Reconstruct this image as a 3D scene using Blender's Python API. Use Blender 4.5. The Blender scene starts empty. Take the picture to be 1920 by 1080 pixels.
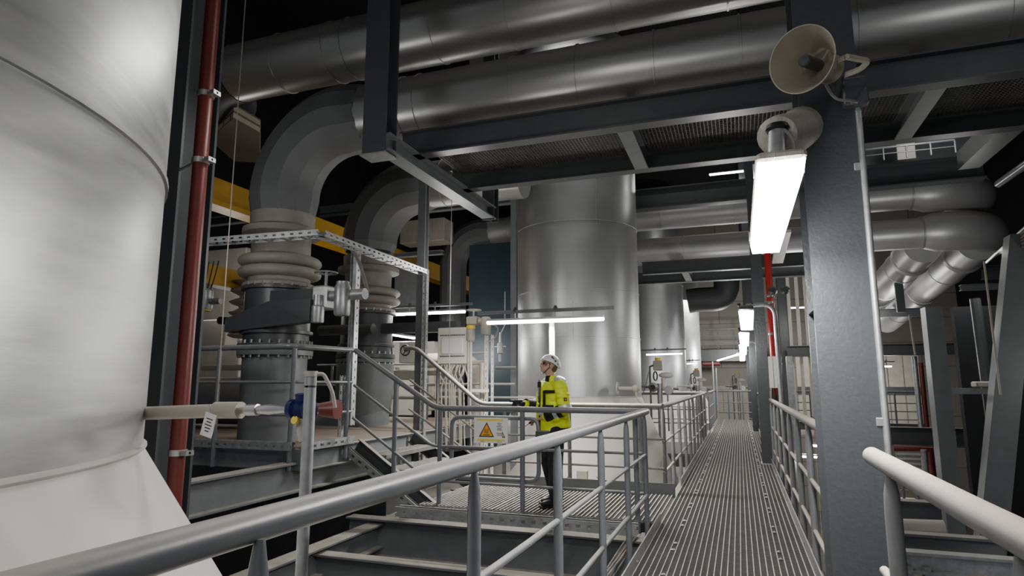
import bpy, math, random
from mathutils import Vector, Matrix
random.seed(7)
PI = math.pi
S = bpy.context.scene
COL = S.collection
# ------------------------------------------------------------------ camera
F, H = 1166.0, 1.45                      # focal length in px of the 1920 frame, eye height over the walkway
PITCH = math.atan(178 / F)
YAW = math.atan(426 / (F / math.cos(PITCH)))
cd = bpy.data.cameras.new('camera'); cam = bpy.data.objects.new('camera', cd); COL.objects.link(cam)
cam.location = (0, 0, H); cam.rotation_euler = (PI / 2 + PITCH, 0, YAW)
cd.sensor_width = 36; cd.lens = 36 * F / 1920; cd.clip_start = .05; cd.clip_end = 200
S.camera = cam
S.view_settings.view_transform = 'AgX'
S.view_settings.exposure = 0.0
S.cycles.use_denoising = True
S.cycles.max_bounces = 6
S.cycles.sample_clamp_indirect = 4

def at(px, py, x=None, y=None, z=None):
    """world point measured off the photograph, on the plane x=, y= or z="""
    a = px - 960; b = -(py - 540)
    f = F * math.cos(PITCH) - b * math.sin(PITCH); u = F * math.sin(PITCH) + b * math.cos(PITCH)
    X = a * math.cos(YAW) - f * math.sin(YAW); Y = a * math.sin(YAW) + f * math.cos(YAW)
    t = (z - H) / u if z is not None else (y / Y if y is not None else x / X)
    return Vector((X * t, Y * t, H + u * t))

# ------------------------------------------------------------------ materials
def mat(name, col, metal=0.0, rough=.5, dust=0.0, var=.12, scale=3.0, bump=0.0, streak=None, dustcol=(.36, .33, .28), vs=None, spec=None):
    m = bpy.data.materials.new(name); m.use_nodes = True
    n = m.node_tree.nodes; l = m.node_tree.links
    b = n['Principled BSDF']
    b.inputs['Metallic'].default_value = metal; b.inputs['Roughness'].default_value = rough
    if spec is not None: b.inputs['Specular IOR Level'].default_value = spec
    tc = n.new('ShaderNodeTexCoord'); mp = n.new('ShaderNodeMapping')
    l.new(tc.outputs['Object'], mp.inputs['Vector'])
    if streak: mp.inputs['Scale'].default_value = streak
    no = n.new('ShaderNodeTexNoise'); no.inputs['Scale'].default_value = scale; no.inputs['Detail'].default_value = 6; no.inputs['Roughness'].default_value = .6
    l.new(mp.outputs[0], no.inputs['Vector'])
    cr = n.new('ShaderNodeValToRGB')
    cr.color_ramp.elements[0].position = .3; cr.color_ramp.elements[1].position = .7
    cr.color_ramp.elements[0].color = (*[c * (1 - var) for c in col], 1)
    cr.color_ramp.elements[1].color = (*[min(1, c * (1 + var)) for c in col], 1)
    l.new(no.outputs['Fac'], cr.inputs[0])
    out = cr.outputs[0]
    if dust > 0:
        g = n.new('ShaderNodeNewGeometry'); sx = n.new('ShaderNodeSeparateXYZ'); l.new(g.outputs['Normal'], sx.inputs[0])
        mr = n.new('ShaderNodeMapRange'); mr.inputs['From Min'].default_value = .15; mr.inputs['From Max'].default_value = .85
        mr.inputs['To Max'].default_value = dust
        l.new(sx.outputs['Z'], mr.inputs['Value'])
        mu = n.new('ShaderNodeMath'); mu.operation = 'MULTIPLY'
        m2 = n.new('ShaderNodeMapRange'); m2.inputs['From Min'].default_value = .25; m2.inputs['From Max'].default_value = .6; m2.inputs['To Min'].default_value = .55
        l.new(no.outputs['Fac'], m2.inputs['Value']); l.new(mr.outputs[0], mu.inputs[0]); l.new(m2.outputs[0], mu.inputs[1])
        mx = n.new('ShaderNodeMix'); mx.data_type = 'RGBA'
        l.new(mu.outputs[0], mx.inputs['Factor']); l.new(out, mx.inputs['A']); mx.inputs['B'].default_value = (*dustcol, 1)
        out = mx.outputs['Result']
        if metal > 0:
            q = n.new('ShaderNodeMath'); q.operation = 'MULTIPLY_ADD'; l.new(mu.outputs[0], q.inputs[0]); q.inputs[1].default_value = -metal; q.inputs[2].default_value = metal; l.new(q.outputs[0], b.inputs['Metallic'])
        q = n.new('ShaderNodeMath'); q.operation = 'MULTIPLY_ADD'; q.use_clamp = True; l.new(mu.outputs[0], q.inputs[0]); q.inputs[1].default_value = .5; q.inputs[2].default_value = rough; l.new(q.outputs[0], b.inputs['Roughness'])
    elif metal > .3:
        q = n.new('ShaderNodeMapRange'); l.new(no.outputs['Fac'], q.inputs['Value']); q.inputs['To Min'].default_value = rough - .1; q.inputs['To Max'].default_value = rough + .12; l.new(q.outputs[0], b.inputs['Roughness'])
    l.new(out, b.inputs['Base Color'])
    if bump:
        bu = n.new('ShaderNodeBump'); bu.inputs['Strength'].default_value = bump; bu.inputs['Distance'].default_value = .02
        l.new(no.outputs['Fac'], bu.inputs['Height']); l.new(bu.outputs[0], b.inputs['Normal'])
    return m

def emit(name, col, st):
    m = bpy.data.materials.new(name); m.use_nodes = True
    b = m.node_tree.nodes['Principled BSDF']; b.inputs['Base Color'].default_value = (.8, .8, .8, 1)
    b.inputs['Emission Color'].default_value = (*col, 1); b.inputs['Emission Strength'].default_value = st
    return m

M = dict(
    tanknear=mat('brushed_aluminium_cladding', (.43, .435, .435), .6, .38, var=.16, scale=1.6, streak=(1, 1, 7), bump=.07),
    tank=mat('aluminium_cladding', (.50, .515, .52), .68, .36, var=.07, scale=1.3, streak=(1, 1, 1.5), bump=.05),
    cone=mat('dusty_cladding', (.66, .64, .60), .35, .55, dust=.7, dustcol=(.60, .57, .51), var=.06, scale=1.5),
    pipe=mat('dusty_pipe_cladding', (.40, .40, .39), .75, .33, dust=.9, dustcol=(.20, .175, .145), var=.07, scale=2, streak=(.4, 1, 1)),
    cfar=mat('pale_dusty_pipe_cladding', (.50, .50, .51), .45, .40, dust=.8, dustcol=(.42, .37, .33), var=.07, scale=2),
    bellow=mat('dusty_bellows', (.30, .28, .255), .1, .6, dust=.5, dustcol=(.5, .45, .4), var=.12, scale=4),
    elbow=mat('matt_grey_elbow_lagging', (.15, .155, .16), .15, .55, dust=.4, dustcol=(.2, .185, .165), var=.12, scale=2),
    steel=mat('dark_grey_painted_steel', (.062, .067, .072), 0, .38, dust=.85, var=.1, scale=6, bump=.05, dustcol=(.30, .275, .24)),
    column=mat('anthracite_column_paint', (.055, .06, .065), 0, .34, var=.08, scale=30, bump=.2),
    beam=mat('grey_painted_beam', (.16, .17, .178), 0, .42, dust=.95, dustcol=(.42, .39, .33), var=.1, scale=5),
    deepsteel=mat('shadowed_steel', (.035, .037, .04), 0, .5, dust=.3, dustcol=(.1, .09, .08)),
    rail=mat('blue_grey_railing_paint', (.15, .16, .173), .1, .28, dust=.55, dustcol=(.40, .37, .32), var=.08, scale=10, bump=.04),
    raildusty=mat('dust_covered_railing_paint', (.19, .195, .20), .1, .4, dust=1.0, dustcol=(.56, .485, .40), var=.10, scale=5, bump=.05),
    galv=mat('galvanised_steel', (.42, .43, .44), .7, .42, dust=.7, dustcol=(.48, .45, .39), var=.22, scale=14),
    grate=mat('galvanised_grating', (.20, .20, .195), .5, .45, dust=1.0, dustcol=(.60, .56, .50), var=.15, scale=8),
    gratex=mat('dull_cross_bars', (.10, .10, .098), .4, .55, dust=.5, dustcol=(.17, .16, .145), var=.15, scale=8),
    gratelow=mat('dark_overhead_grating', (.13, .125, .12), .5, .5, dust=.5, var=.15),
    red=mat('oxide_red_paint', (.13, .018, .013), 0, .4, dust=.4, dustcol=(.3, .15, .12), var=.1),
    brightred=mat('signal_red_paint', (.60, .03, .03), 0, .35, var=.08),
    yellow=mat('crane_yellow_paint', (.55, .30, .02), 0, .45, dust=.7, dustcol=(.4, .3, .17), var=.1),
    blue=mat('dark_blue_enamel', (.012, .018, .09), .1, .3, var=.1),
    whitep=mat('white_plastic', (.80, .80, .78), 0, .35, var=.03, dust=.35, dustcol=(.6, .57, .5)),
    cream=mat('cream_enclosure', (.66, .64, .58), 0, .45, dust=.7, dustcol=(.5, .47, .4), var=.05),
    beige=mat('beige_dusty_fitting', (.40, .37, .32), .1, .55, dust=.6, dustcol=(.56, .52, .44), var=.12),
    black=mat('black_plastic', (.02, .02, .02), 0, .45, var=.1),
    wire=mat('grey_cable', (.22, .21, .20), 0, .5, dust=.8, dustcol=(.42, .38, .32)),
    chrome=mat('zinc_bolt', (.5, .5, .5), .85, .35, var=.05),
    dusty=mat('dusty_wrap', (.50, .47, .42), .2, .5, dust=.5, var=.2, scale=12, bump=.6, streak=(3, 3, .6)),
    horn=mat('cream_horn_plastic', (.42, .38, .31), 0, .5, dust=.4, var=.12, scale=6),
    floor=mat('concrete', (.16, .155, .15), 0, .8, var=.2, scale=1),
    dark=mat('dark_cladding', (.022, .023, .025), 0, .7, var=.1, spec=.1),
    darkblue=mat('dark_blue_grey_panel', (.035, .055, .07), .2, .4, var=.15, scale=2),
    deck=mat('brown_chequer_plate', (.22, .18, .15), .2, .6, dust=.7, dustcol=(.25, .20, .16), var=.2, scale=9),
    lamp=emit('lamp_diffuser', (1, .985, .95), 30),
    lampsoft=emit('lamp_diffuser_small', (.98, .99, 1), 16),
    redled=emit('red_led', (1, .1, .1), 5),
    skin=mat('skin', (.55, .33, .25), 0, .5, var=.05, spec=.3),
    hair=mat('brown_hair', (.10, .06, .035), 0, .6),
    hiviz=mat('fluorescent_yellow_fabric', (.80, .92, .015), 0, .65, var=.10, scale=14, bump=.5),
    cloth=mat('black_work_fabric', (.012, .013, .016), 0, .85, var=.3, scale=20, bump=.3),
    reflect=mat('silver_reflective_tape', (.62, .64, .66), .3, .35, var=.08, scale=30),
    helmet=mat('white_helmet_shell', (.82, .82, .79), 0, .3, var=.03),
    orange=mat('warning_orange', (.85, .36, .02), 0, .5, var=.02),
    signyellow=mat('sign_yellow', (.80, .62, .08), 0, .5, var=.05),
    paper=mat('sign_white', (.74, .74, .73), 0, .4, var=.02),
    ink=mat('sign_black', (.03, .03, .03), 0, .5, var=.02),
)
# walls with panel joints
def brickmat(name, c1, c2, mortar, bw, rh, off=.5):
    m = bpy.data.materials.new(name); m.use_nodes = True; n = m.node_tree.nodes; l = m.node_tree.links
    b = n['Principled BSDF']; b.inputs['Roughness'].default_value = .8
    tc = n.new('ShaderNodeTexCoord'); mp = n.new('ShaderNodeMapping'); mp.inputs['Rotation'].default_value = (PI / 2, 0, 0)
    br = n.new('ShaderNodeTexBrick'); br.inputs['Color1'].default_value = (*c1, 1); br.inputs['Color2'].default_value = (*c2, 1); br.inputs['Mortar'].default_value = (*mortar, 1)
    br.inputs['Scale'].default_value = 1; br.inputs['Brick Width'].default_value = bw; br.inputs['Row Height'].default_value = rh; br.inputs['Mortar Size'].default_value = .02; br.offset = off
    l.new(tc.outputs['Object'], mp.inputs[0]); l.new(mp.outputs[0], br.inputs['Vector']); l.new(br.outputs[0], b.inputs['Base Color'])
    return m
M['wallfar'] = brickmat('beige_concrete_panels', (.40, .37, .33), (.34, .32, .29), (.16, .15, .14), 5.5, 1.4)
M['perf'] = brickmat('perforated_ceiling_panel', (.42, .38, .31), (.38, .34, .28), (.12, .1, .08), .3, .12)

def glass(name):
    m = bpy.data.materials.new(name); m.use_nodes = True; b = m.node_tree.nodes['Principled BSDF']
    b.inputs['Base Color'].default_value = (.9, .8, .85, 1); b.inputs['Transmission Weight'].default_value = 1; b.inputs['Roughness'].default_value = .05; b.inputs['IOR'].default_value = 1.1
    return m
M['glass'] = glass('clear_lens')

# ------------------------------------------------------------------ mesh builder
class MB:
    def __init__(s): s.v = []; s.f = []
    def add(s, vs, fs):
        k = len(s.v); s.v += [tuple(v) for v in vs]; s.f += [tuple(i + k for i in f) for f in fs]; return s
    def obox(s, c, ax, hs):
        c = Vector(c); a, b, d = [Vector(q) * h for q, h in zip(ax, hs)]
        vs = [c + a * i + b * j + d * k for i in (-1, 1) for j in (-1, 1) for k in (-1, 1)]
        return s.add(vs, [(0, 1, 3, 2), (4, 6, 7, 5), (0, 4, 5, 1), (2, 3, 7, 6), (0, 2, 6, 4), (1, 5, 7, 3)])
    def box(s, x0, x1, y0, y1, z0, z1):
        return s.obox(((x0 + x1) / 2, (y0 + y1) / 2, (z0 + z1) / 2), ((1, 0, 0), (0, 1, 0), (0, 0, 1)), (abs(x1 - x0) / 2, abs(y1 - y0) / 2, abs(z1 - z0) / 2))
    def cham(s, x0, x1, y0, y1, z0, z1, c=.01):
        """box with chamfered vertical edges and top rim"""
        def ring(z, k): 
            X0, X1, Y0, Y1 = x0 + k, x1 - k, y0 + k, y1 - k
            return [(X0 + c, Y0, z), (X1 - c, Y0, z), (X1, Y0 + c, z), (X1, Y1 - c, z), (X1 - c, Y1, z), (X0 + c, Y1, z), (X0, Y1 - c, z), (X0, Y0 + c, z)]
        rs = [ring(z0, c), ring(z0 + c, 0), ring(z1 - c, 0), ring(z1, c)]
        vs = sum(rs, []); fs = [tuple(range(7, -1, -1)), tuple(range(24, 32))]
        for k in range(3):
            for i in range(8): j = (i + 1) % 8; fs.append((k * 8 + i, k * 8 + j, k * 8 + 8 + j, k * 8 + 8 + i))
        return s.add(vs, fs)
    def frame(s, p0, p1, up=(0, 0, 1)):
        p0, p1 = Vector(p0), Vector(p1); d = (p1 - p0).normalized(); up = Vector(up)
        sd = d.cross(up)
        if sd.length < 1e-4: sd = d.cross(Vector((1, 0, 0)))
        sd.normalize(); u = sd.cross(d).normalized()
        return p0, p1, d, sd, u
    def bar(s, p0, p1, w, h, up=(0, 0, 1), du=0, ds=0):
        p0, p1, d, sd, u = s.frame(p0, p1, up)
        return s.obox((p0 + p1) / 2 + u * du + sd * ds, (d, sd, u), ((p1 - p0).length / 2, w / 2, h / 2))
    def ibeam(s, p0, p1, h=.3, w=.2, tf=.02, tw=.012, up=(0, 0, 1)):
        s.bar(p0, p1, w, tf, up, du=h / 2 - tf / 2); s.bar(p0, p1, w, tf, up, du=-h / 2 + tf / 2)
        return s.bar(p0, p1, tw, h - 2 * tf, up)
    def channel(s, p0, p1, h=.2, w=.08, t=.012, up=(0, 0, 1), side=1):
        s.bar(p0, p1, w, t, up, du=h / 2 - t / 2); s.bar(p0, p1, w, t, up, du=-h / 2 + t / 2)
        return s.bar(p0, p1, t, h - 2 * t, up, ds=side * (w / 2 - t / 2))
    def tube(s, pts, r, n=12, cap=True, rs=None, flat=None):
        pts = [Vector(p) for p in pts]; N = len(pts)
        rs = rs or [r] * N
        t0 = (pts[1] - pts[0]).normalized()
        a = t0.cross(Vector((0, 0, 1)))
        if a.length < 1e-3: a = Vector((1, 0, 0))
        a.normalize(); vs = []
        for i, p in enumerate(pts):
            if i == 0: t = t0
            elif i == N - 1: t = (pts[-1] - pts[-2]).normalized()
            else:
                t = ((pts[i] - pts[i - 1]).normalized() + (pts[i + 1] - pts[i]).normalized())
                t = t.normalized() if t.length > 1e-6 else t0
            a = (a - t * a.dot(t)); a = a.normalized() if a.length > 1e-6 else t.orthogonal().normalized()
            b = t.cross(a)
            fl = flat[i] if flat else (1, 1)
            for k in range(n):
                th = 2 * PI * k / n; vs.append(p + (a * math.cos(th) * fl[0] + b * math.sin(th) * fl[1]) * rs[i])
        fs = [(i * n + k, i * n + (k + 1) % n, (i + 1) * n + (k + 1) % n, (i + 1) * n + k) for i in range(N - 1) for k in range(n)]
        if cap: fs += [tuple(range(n - 1, -1, -1)), tuple(range((N - 1) * n, N * n))]
        return s.add(vs, fs)
    def lathe(s, c, prof, n=32, axis=(0, 0, 1), cap=True):
        c = Vector(c); ax = Vector(axis).normalized(); a = ax.orthogonal().normalized() if abs(ax.z) < .999 else Vector((1, 0, 0)); b = ax.cross(a)
        vs = []
        for r, z in prof:
            for k in range(n):
                th = 2 * PI * k / n; vs.append(c + ax * z + (a * math.cos(th) + b * math.sin(th)) * r)
        N = len(prof)
        fs = [(i * n + k, i * n + (k + 1) % n, (i + 1) * n + (k + 1) % n, (i + 1) * n + k) for i in range(N - 1) for k in range(n)]
        if cap: fs += [tuple(range(n - 1, -1, -1)), tuple(range((N - 1) * n, N * n))]
        return s.add(vs, fs)
    def ell(s, c, r, rot=None, nu=16, nv=10):
        c = Vector(c); r = r if hasattr(r, '__len__') else (r, r, r); vs = []
        for j in range(nv + 1):
            ph = -PI / 2 + PI * j / nv; ph = max(-PI / 2 + .02, min(PI / 2 - .02, ph))
            for i in range(nu):
                th = 2 * PI * i / nu; q = Vector((r[0] * math.cos(ph) * math.cos(th), r[1] * math.cos(ph) * math.sin(th), r[2] * math.sin(ph)))
                if rot: q = rot @ q
                vs.append(c + q)
        fs = [(j * nu + i, j * nu + (i + 1) % nu, (j + 1) * nu + (i + 1) % nu, (j + 1) * nu + i) for j in range(nv) for i in range(nu)]
        fs += [tuple(range(nu - 1, -1, -1)), tuple(range(nv * nu, nv * nu + nu))]
        return s.add(vs, fs)
    def prism(s, poly, d):
        """flat polygon (3D points) extruded by vector d"""
        n = len(poly); d = Vector(d); vs = [Vector(p) for p in poly] + [Vector(p) + d for p in poly]
        fs = [tuple(range(n - 1, -1, -1)), tuple(range(n, 2 * n))] + [(i, (i + 1) % n, n + (i + 1) % n, n + i) for i in range(n)]
        return s.add(vs, fs)
    def perf(s, p0, p1, w, h, t=.004, up=(0, 0, 1), pitch=.12, gap=.045, floor=True):
        """U-shaped tray or strut with slotted sides"""
        p0, p1, d, sd, u = s.frame(p0, p1, up); L = (p1 - p0).length
        for sg in (-1, 1):
            for zz in (-1, 1): s.bar(p0, p1, t, h * .34, up, du=zz * h * .33, ds=sg * w / 2)
            k = int(L / pitch)
            for i in range(k):
                c = p0 + d * ((i + .5) * L / k); q = (pitch - gap) / 2
                s.bar(c - d * q, c + d * q, t, h * .34, up, ds=sg * w / 2)
            s.bar(p0, p1, h * .18, t, up, du=h / 2, ds=sg * (w / 2 - h * .09))
        if floor:
            k = int(L / .25)
            for i in range(k + 1):
                c = p0 + d * (L * i / max(1, k)); s.bar(c - sd * w / 2, c + sd * w / 2, .05, t, up, du=-h / 2)
        return s
    def build(s, name, material, parent=None, smooth=35, loc=None):
        me = bpy.data.meshes.new(name)
        r = parent
        while r is not None and r.parent is not None: r = r.parent
        off = Vector(r['_o']) if r is not None and '_o' in r else (Vector(loc) if loc else None)
        if off is None:
            zs = [v[2] for v in s.v]; off = Vector((sum(v[0] for v in s.v) / len(s.v), sum(v[1] for v in s.v) / len(s.v), min(zs)))
        me.from_pydata([(v[0] - off[0], v[1] - off[1], v[2] - off[2]) for v in s.v], [], s.f)
        me.materials.append(M[material] if isinstance(material, str) else material)
        if smooth:
            me.polygons.foreach_set('use_smooth', [True] * len(me.polygons)); me.set_sharp_from_angle(angle=math.radians(smooth))
        o = bpy.data.objects.new(name, me); COL.objects.link(o)
        if parent is not None: o.parent = parent
        else: o.location = off
        return o

def tag(o, label=None, cat=None, group=None, kind=None):
    if label: o['label'] = label
    if cat: o['category'] = cat
    if group: o['group'] = group
    if kind: o['kind'] = kind
    return o
def root(name, label, cat, loc, group=None):
    o = bpy.data.objects.new(name, None); o.empty_display_size = .1; COL.objects.link(o); o.location = loc; o['_o'] = tuple(loc)
    return tag(o, label, cat, group)
KIDS = {}
def kids(o):
    return [c for c in bpy.data.objects if c.parent == o]
def dup(o, loc, label=None, group=None, parent=None):
    c = o.copy(); COL.objects.link(c)
    if parent is None: c.location = loc
    else: c.parent = parent
    if '_o' in c: c['_o'] = tuple(loc)
    if label: c['label'] = label
    if group: c['group'] = group
    for k in kids(o): dup(k, None, parent=c)
    return c
def fillet(pts, rad, n=6):
    pts = [Vector(p) for p in pts]; out = [pts[0]]
    for i in range(1, len(pts) - 1):
        p, a, b = pts[i], (pts[i - 1] - pts[i]), (pts[i + 1] - pts[i])
        r = min(rad, a.length * .49, b.length * .49); a.normalize(); b.normalize()
        A, B = p + a * r, p + b * r
        for k in range(n + 1):
            t = k / n; out.append(A * (1 - t) ** 2 + p * 2 * t * (1 - t) + B * t * t)
    return out + [pts[-1]]
def arc(c, r, a0, a1, ux, uy, n=14):
    c, ux, uy = Vector(c), Vector(ux), Vector(uy)
    return [c + (ux * math.cos(a0 + (a1 - a0) * k / n) + uy * math.sin(a0 + (a1 - a0) * k / n)) * r for k in range(n + 1)]
def wavy(p0, p1, sag, n=10, j=0.0):
    p0, p1 = Vector(p0), Vector(p1)
    return [p0.lerp(p1, k / n) - Vector((0, 0, sag * math.sin(PI * k / n))) + Vector((random.uniform(-j, j), random.uniform(-j, j), 0)) for k in range(n + 1)]
def struct(name, mb, m, smooth=None):
    return tag(mb.build(name, m, smooth=smooth), kind='structure')

# ------------------------------------------------------------------ shell of the hall
struct('floor', MB().box(-14, 12, -6, 42, -6.2, -6), 'floor')
struct('ceiling', MB().box(-14, 12, -6, 42, 13, 13.2), 'dark')
struct('wall_far', MB().box(-14, 12, 42, 42.2, -6, 13), 'wallfar')
struct('wall_left', MB().box(-14.2, -14, -6, 42, -6, 13), 'dark')
struct('wall_right', MB().box(12, 12.2, -6, 42, -6, 13), 'dark')

# ------------------------------------------------------------------ walkway
X0, X1 = -.84, .47
def grating(mb, x0, x1, y0, y1, zt, h=.03, pitch=.044, cross=.05, t=.0055, along='y'):
    if along == 'y':
        k = round((x1 - x0) / pitch)
        for i in range(k + 1):
            x = x0 + (x1 - x0) * i / k; mb.box(x - t, x + t, y0, y1, zt - h, zt)
        k = round((y1 - y0) / cross)
        for i in range(k + 1):
            y = y0 + (y1 - y0) * i / k; mb.box(x0, x1, y - .003, y + .003, zt - .022, zt - .012)
    else:
        k = round((y1 - y0) / pitch)
        for i in range(k + 1):
            y = y0 + (y1 - y0) * i / k; mb.box(x0, x1, y - t, y + t, zt - h, zt)
        k = round((x1 - x0) / cross)
        for i in range(k + 1):
            x = x0 + (x1 - x0) * i / k; mb.box(x - .003, x + .003, y0, y1, zt - .022, zt - .012)
    return mb
g0 = root('grating_panel', 'steel grating panel of the long walkway floor', 'grating', (0, 1.0, 0), 'walkway grating panels')
bb, xb = MB(), MB()
for i in range(28):
    x = X0 + (X1 - X0) * i / 27; bb.box(x - .004, x + .004, 1.004, 1.996, -.03, 0)
for i in range(41):
    y = 1.006 + .0245 * i; xb.box(X0, X1, y - .0035, y + .0035, -.024, -.007)
bb.build('bearing_bars', 'grate', g0, smooth=None); xb.build('cross_bars', 'gratex', g0, smooth=None)
cl = MB()
for x in (-.62, .25):
    for y in (1.12, 1.88): cl.lathe((x, y, 0), [(.018, 0), (.018, .006), (.008, .012)], 8)
cl.build('clip', 'chrome', g0)
for i in range(1, 26):
    dup(g0, (0, 1.0 + i * 1.0, 0))
def long_thing(name, label, cat, mb, m, group=None, smooth=35):
    return tag(mb.build(name, m, smooth=smooth), label, cat, group)
long_thing('walkway_stringer', 'dark steel stringer beam under the left edge of the walkway', 'beam', MB().channel((X0 - .05, .2, -.17), (X0 - .05, 27.2, -.17), .26, .09), 'beam', smooth=None)
long_thing('walkway_stringer', 'dark steel stringer beam under the right edge of the walkway', 'beam', MB().channel((X1 + .05, .2, -.17), (X1 + .05, 27.2, -.17), .26, .09), 'beam', smooth=None)
for i, y in enumerate((2.2, 5.2, 11.5, 16, 20.5, 25)):
    long_thing('cross_bearer', 'steel cross bearer carrying the walkway grating', 'beam', MB().ibeam((X0, y, -.16), (X1, y, -.16), .24, .12), 'steel', 'walkway cross bearers', smooth=None)
def toe(x, y0, y1, lab, sx):
    t = root('toe_board', lab, 'toe board', (x, y0, 0))
    MB().box(x - .005, x + .005, y0, y1, -.06, .1).build('plate', 'galv', t, smooth=None)
    b = MB(); y = y0 + .3
    while y < y1:
        b.lathe((x, y, .03), [(.014, -.012), (.014, .012)], 6, axis=(1, 0, 0)); y += 1.1
    b.build('bolt', 'chrome', t)
toe(X0 - .012, .6, 6.95, 'toe board along the near left edge of the walkway', 1)
toe(X0 - .012, 9.45, 19.5, 'toe board along the left walkway edge past the platform opening', 1)
toe(X0 - .012, 21.8, 27.2, 'toe board along the far left end of the walkway', 1)
toe(X1 + .012, .6, 27.2, 'toe board along the right edge of the walkway', 1)

# ------------------------------------------------------------------ railings
def railing(label, top, posts, mids, m='rail', rr=.037, pr=.029, mr=.019, zb=-.1, group=None, base=None, taper=True, fil=.12):
    """top: handrail polyline; posts: list of (x,y,ztop,zbottom); mids: list of polylines"""
    r = root('railing', label, 'railing', base or (top[0][0], top[0][1], 0), group)
    MB().tube(fillet(top, fil), rr, 14).build('handrail', m, r, 60)
    for mm in mids: MB().tube(fillet(mm, fil * .7), mr, 10).build('mid_rail', m, r, 60)
    for (x, y, zt, z0) in posts:
        k = zt - rr * .6
        if taper: MB().tube([(x, y, z0), (x, y, k - .16), (x, y, k - .08), (x, y, k)], pr, 12, flat=[(1, 1), (1, 1), (.9, .8), (.42, .42)]).build('post', m, r, 60)
        else: MB().tube([(x, y, z0), (x, y, k)], pr, 12).build('post', m, r, 60)
    return r
def dn(pts, d): return [(p[0], p[1], p[2] - d) for p in pts]

ZR = 1.14
P5 = [-.05, 1.14, 2.31, 3.5, 4.68, 5.8, 6.95]
railing('long grey railing in the left foreground running to the platform corner',
        [(-1.05, -.9, ZR), (-1.02, 1.0, ZR), (-.985, 3, ZR), (-.975, 7.03, ZR)],
        [(-.99, y, ZR, -.2) for y in P5],
        [[(-1.05, -.9, .69), (-.99, 3, .69), (-.985, 7.0, .69)], [(-1.05, -.9, .27), (-.99, 3, .27), (-.985, 7.0, .27)]], rr=.037, mr=.018, pr=.027)
# platform front rail
railing('grey railing along the front edge of the platform where the worker stands',
        [(-4.78, 7.1, 1.88), (-3.56, 7.08, ZR), (-.975, 7.03, ZR)],
        [(-4.15, 7.1, 1.52, .2), (-3.5, 7.08, ZR, -.12), (-2.42, 7.06, ZR, -.12), (-1.1, 7.03, ZR, -.12)],
        [[(-4.78, 7.1, 1.42), (-3.6, 7.08, .68), (-.98, 7.03, .69)], [(-4.78, 7.1, 1.0), (-3.65, 7.08, .27), (-.98, 7.03, .27)]], taper=False, rr=.034, mr=.018)
railing('pale topped railing behind the worker at the rear of the platform',
        [(-5.0, 8.8, 2.0), (-4.8, 8.8, 2.0), (-3.69, 8.8, ZR), (-1.0, 8.72, ZR)],
        [(-4.4, 8.8, 1.69, .3), (-3.3, 8.8, ZR, -.12), (-2.3, 8.76, ZR, -.12), (-1.3, 8.74, ZR, -.12)],
        [[(-4.9, 8.8, 1.5), (-3.7, 8.8, .70), (-1.0, 8.72, .70)], [(-4.9, 8.8, 1.05), (-3.7, 8.8, .32), (-1.0, 8.72, .32)]], m='raildusty', taper=False, rr=.032, mr=.016)
# left walkway rail beyond the platform
def side(y0, y1, x, label, m='rail', step=1.17, g=None, zt=1.14):
    k = max(1, round((y1 - y0) / step)); ys = [y0 + .08 + (y1 - y0 - .16) * i / k for i in range(k + 1)]
    return railing(label, [(x, y0, zt), (x, y1, zt)], [(x, y, zt, -.2) for y in ys],
                   [[(x, y0, .66), (x, y1, .66)], [(x, y0, .26), (x, y1, .26)]], m=m, group=g)
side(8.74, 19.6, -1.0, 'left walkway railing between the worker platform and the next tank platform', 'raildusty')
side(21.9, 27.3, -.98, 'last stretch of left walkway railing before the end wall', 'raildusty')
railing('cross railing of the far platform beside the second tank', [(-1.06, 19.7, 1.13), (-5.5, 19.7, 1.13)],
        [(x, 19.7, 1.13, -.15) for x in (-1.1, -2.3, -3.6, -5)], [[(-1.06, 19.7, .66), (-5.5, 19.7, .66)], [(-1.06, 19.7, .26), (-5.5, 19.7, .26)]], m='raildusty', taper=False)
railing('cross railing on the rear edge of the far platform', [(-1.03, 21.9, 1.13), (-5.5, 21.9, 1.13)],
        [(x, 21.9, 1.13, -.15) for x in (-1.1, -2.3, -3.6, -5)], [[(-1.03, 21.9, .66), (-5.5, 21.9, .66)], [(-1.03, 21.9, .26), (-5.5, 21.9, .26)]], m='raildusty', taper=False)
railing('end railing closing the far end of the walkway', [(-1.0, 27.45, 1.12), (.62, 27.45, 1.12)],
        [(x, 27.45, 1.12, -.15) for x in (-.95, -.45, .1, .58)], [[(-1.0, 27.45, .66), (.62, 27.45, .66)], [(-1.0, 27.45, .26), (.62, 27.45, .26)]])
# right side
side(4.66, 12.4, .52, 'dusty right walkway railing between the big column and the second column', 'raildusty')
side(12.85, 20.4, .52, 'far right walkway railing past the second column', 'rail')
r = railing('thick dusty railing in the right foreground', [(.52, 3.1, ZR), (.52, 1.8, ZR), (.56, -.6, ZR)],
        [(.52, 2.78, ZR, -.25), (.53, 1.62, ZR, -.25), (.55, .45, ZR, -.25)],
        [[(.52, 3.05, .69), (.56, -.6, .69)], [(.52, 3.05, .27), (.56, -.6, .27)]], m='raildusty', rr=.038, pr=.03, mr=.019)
MB().ell((.52, 3.1, ZR), .038).build('end_cap', 'raildusty', r)

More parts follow.
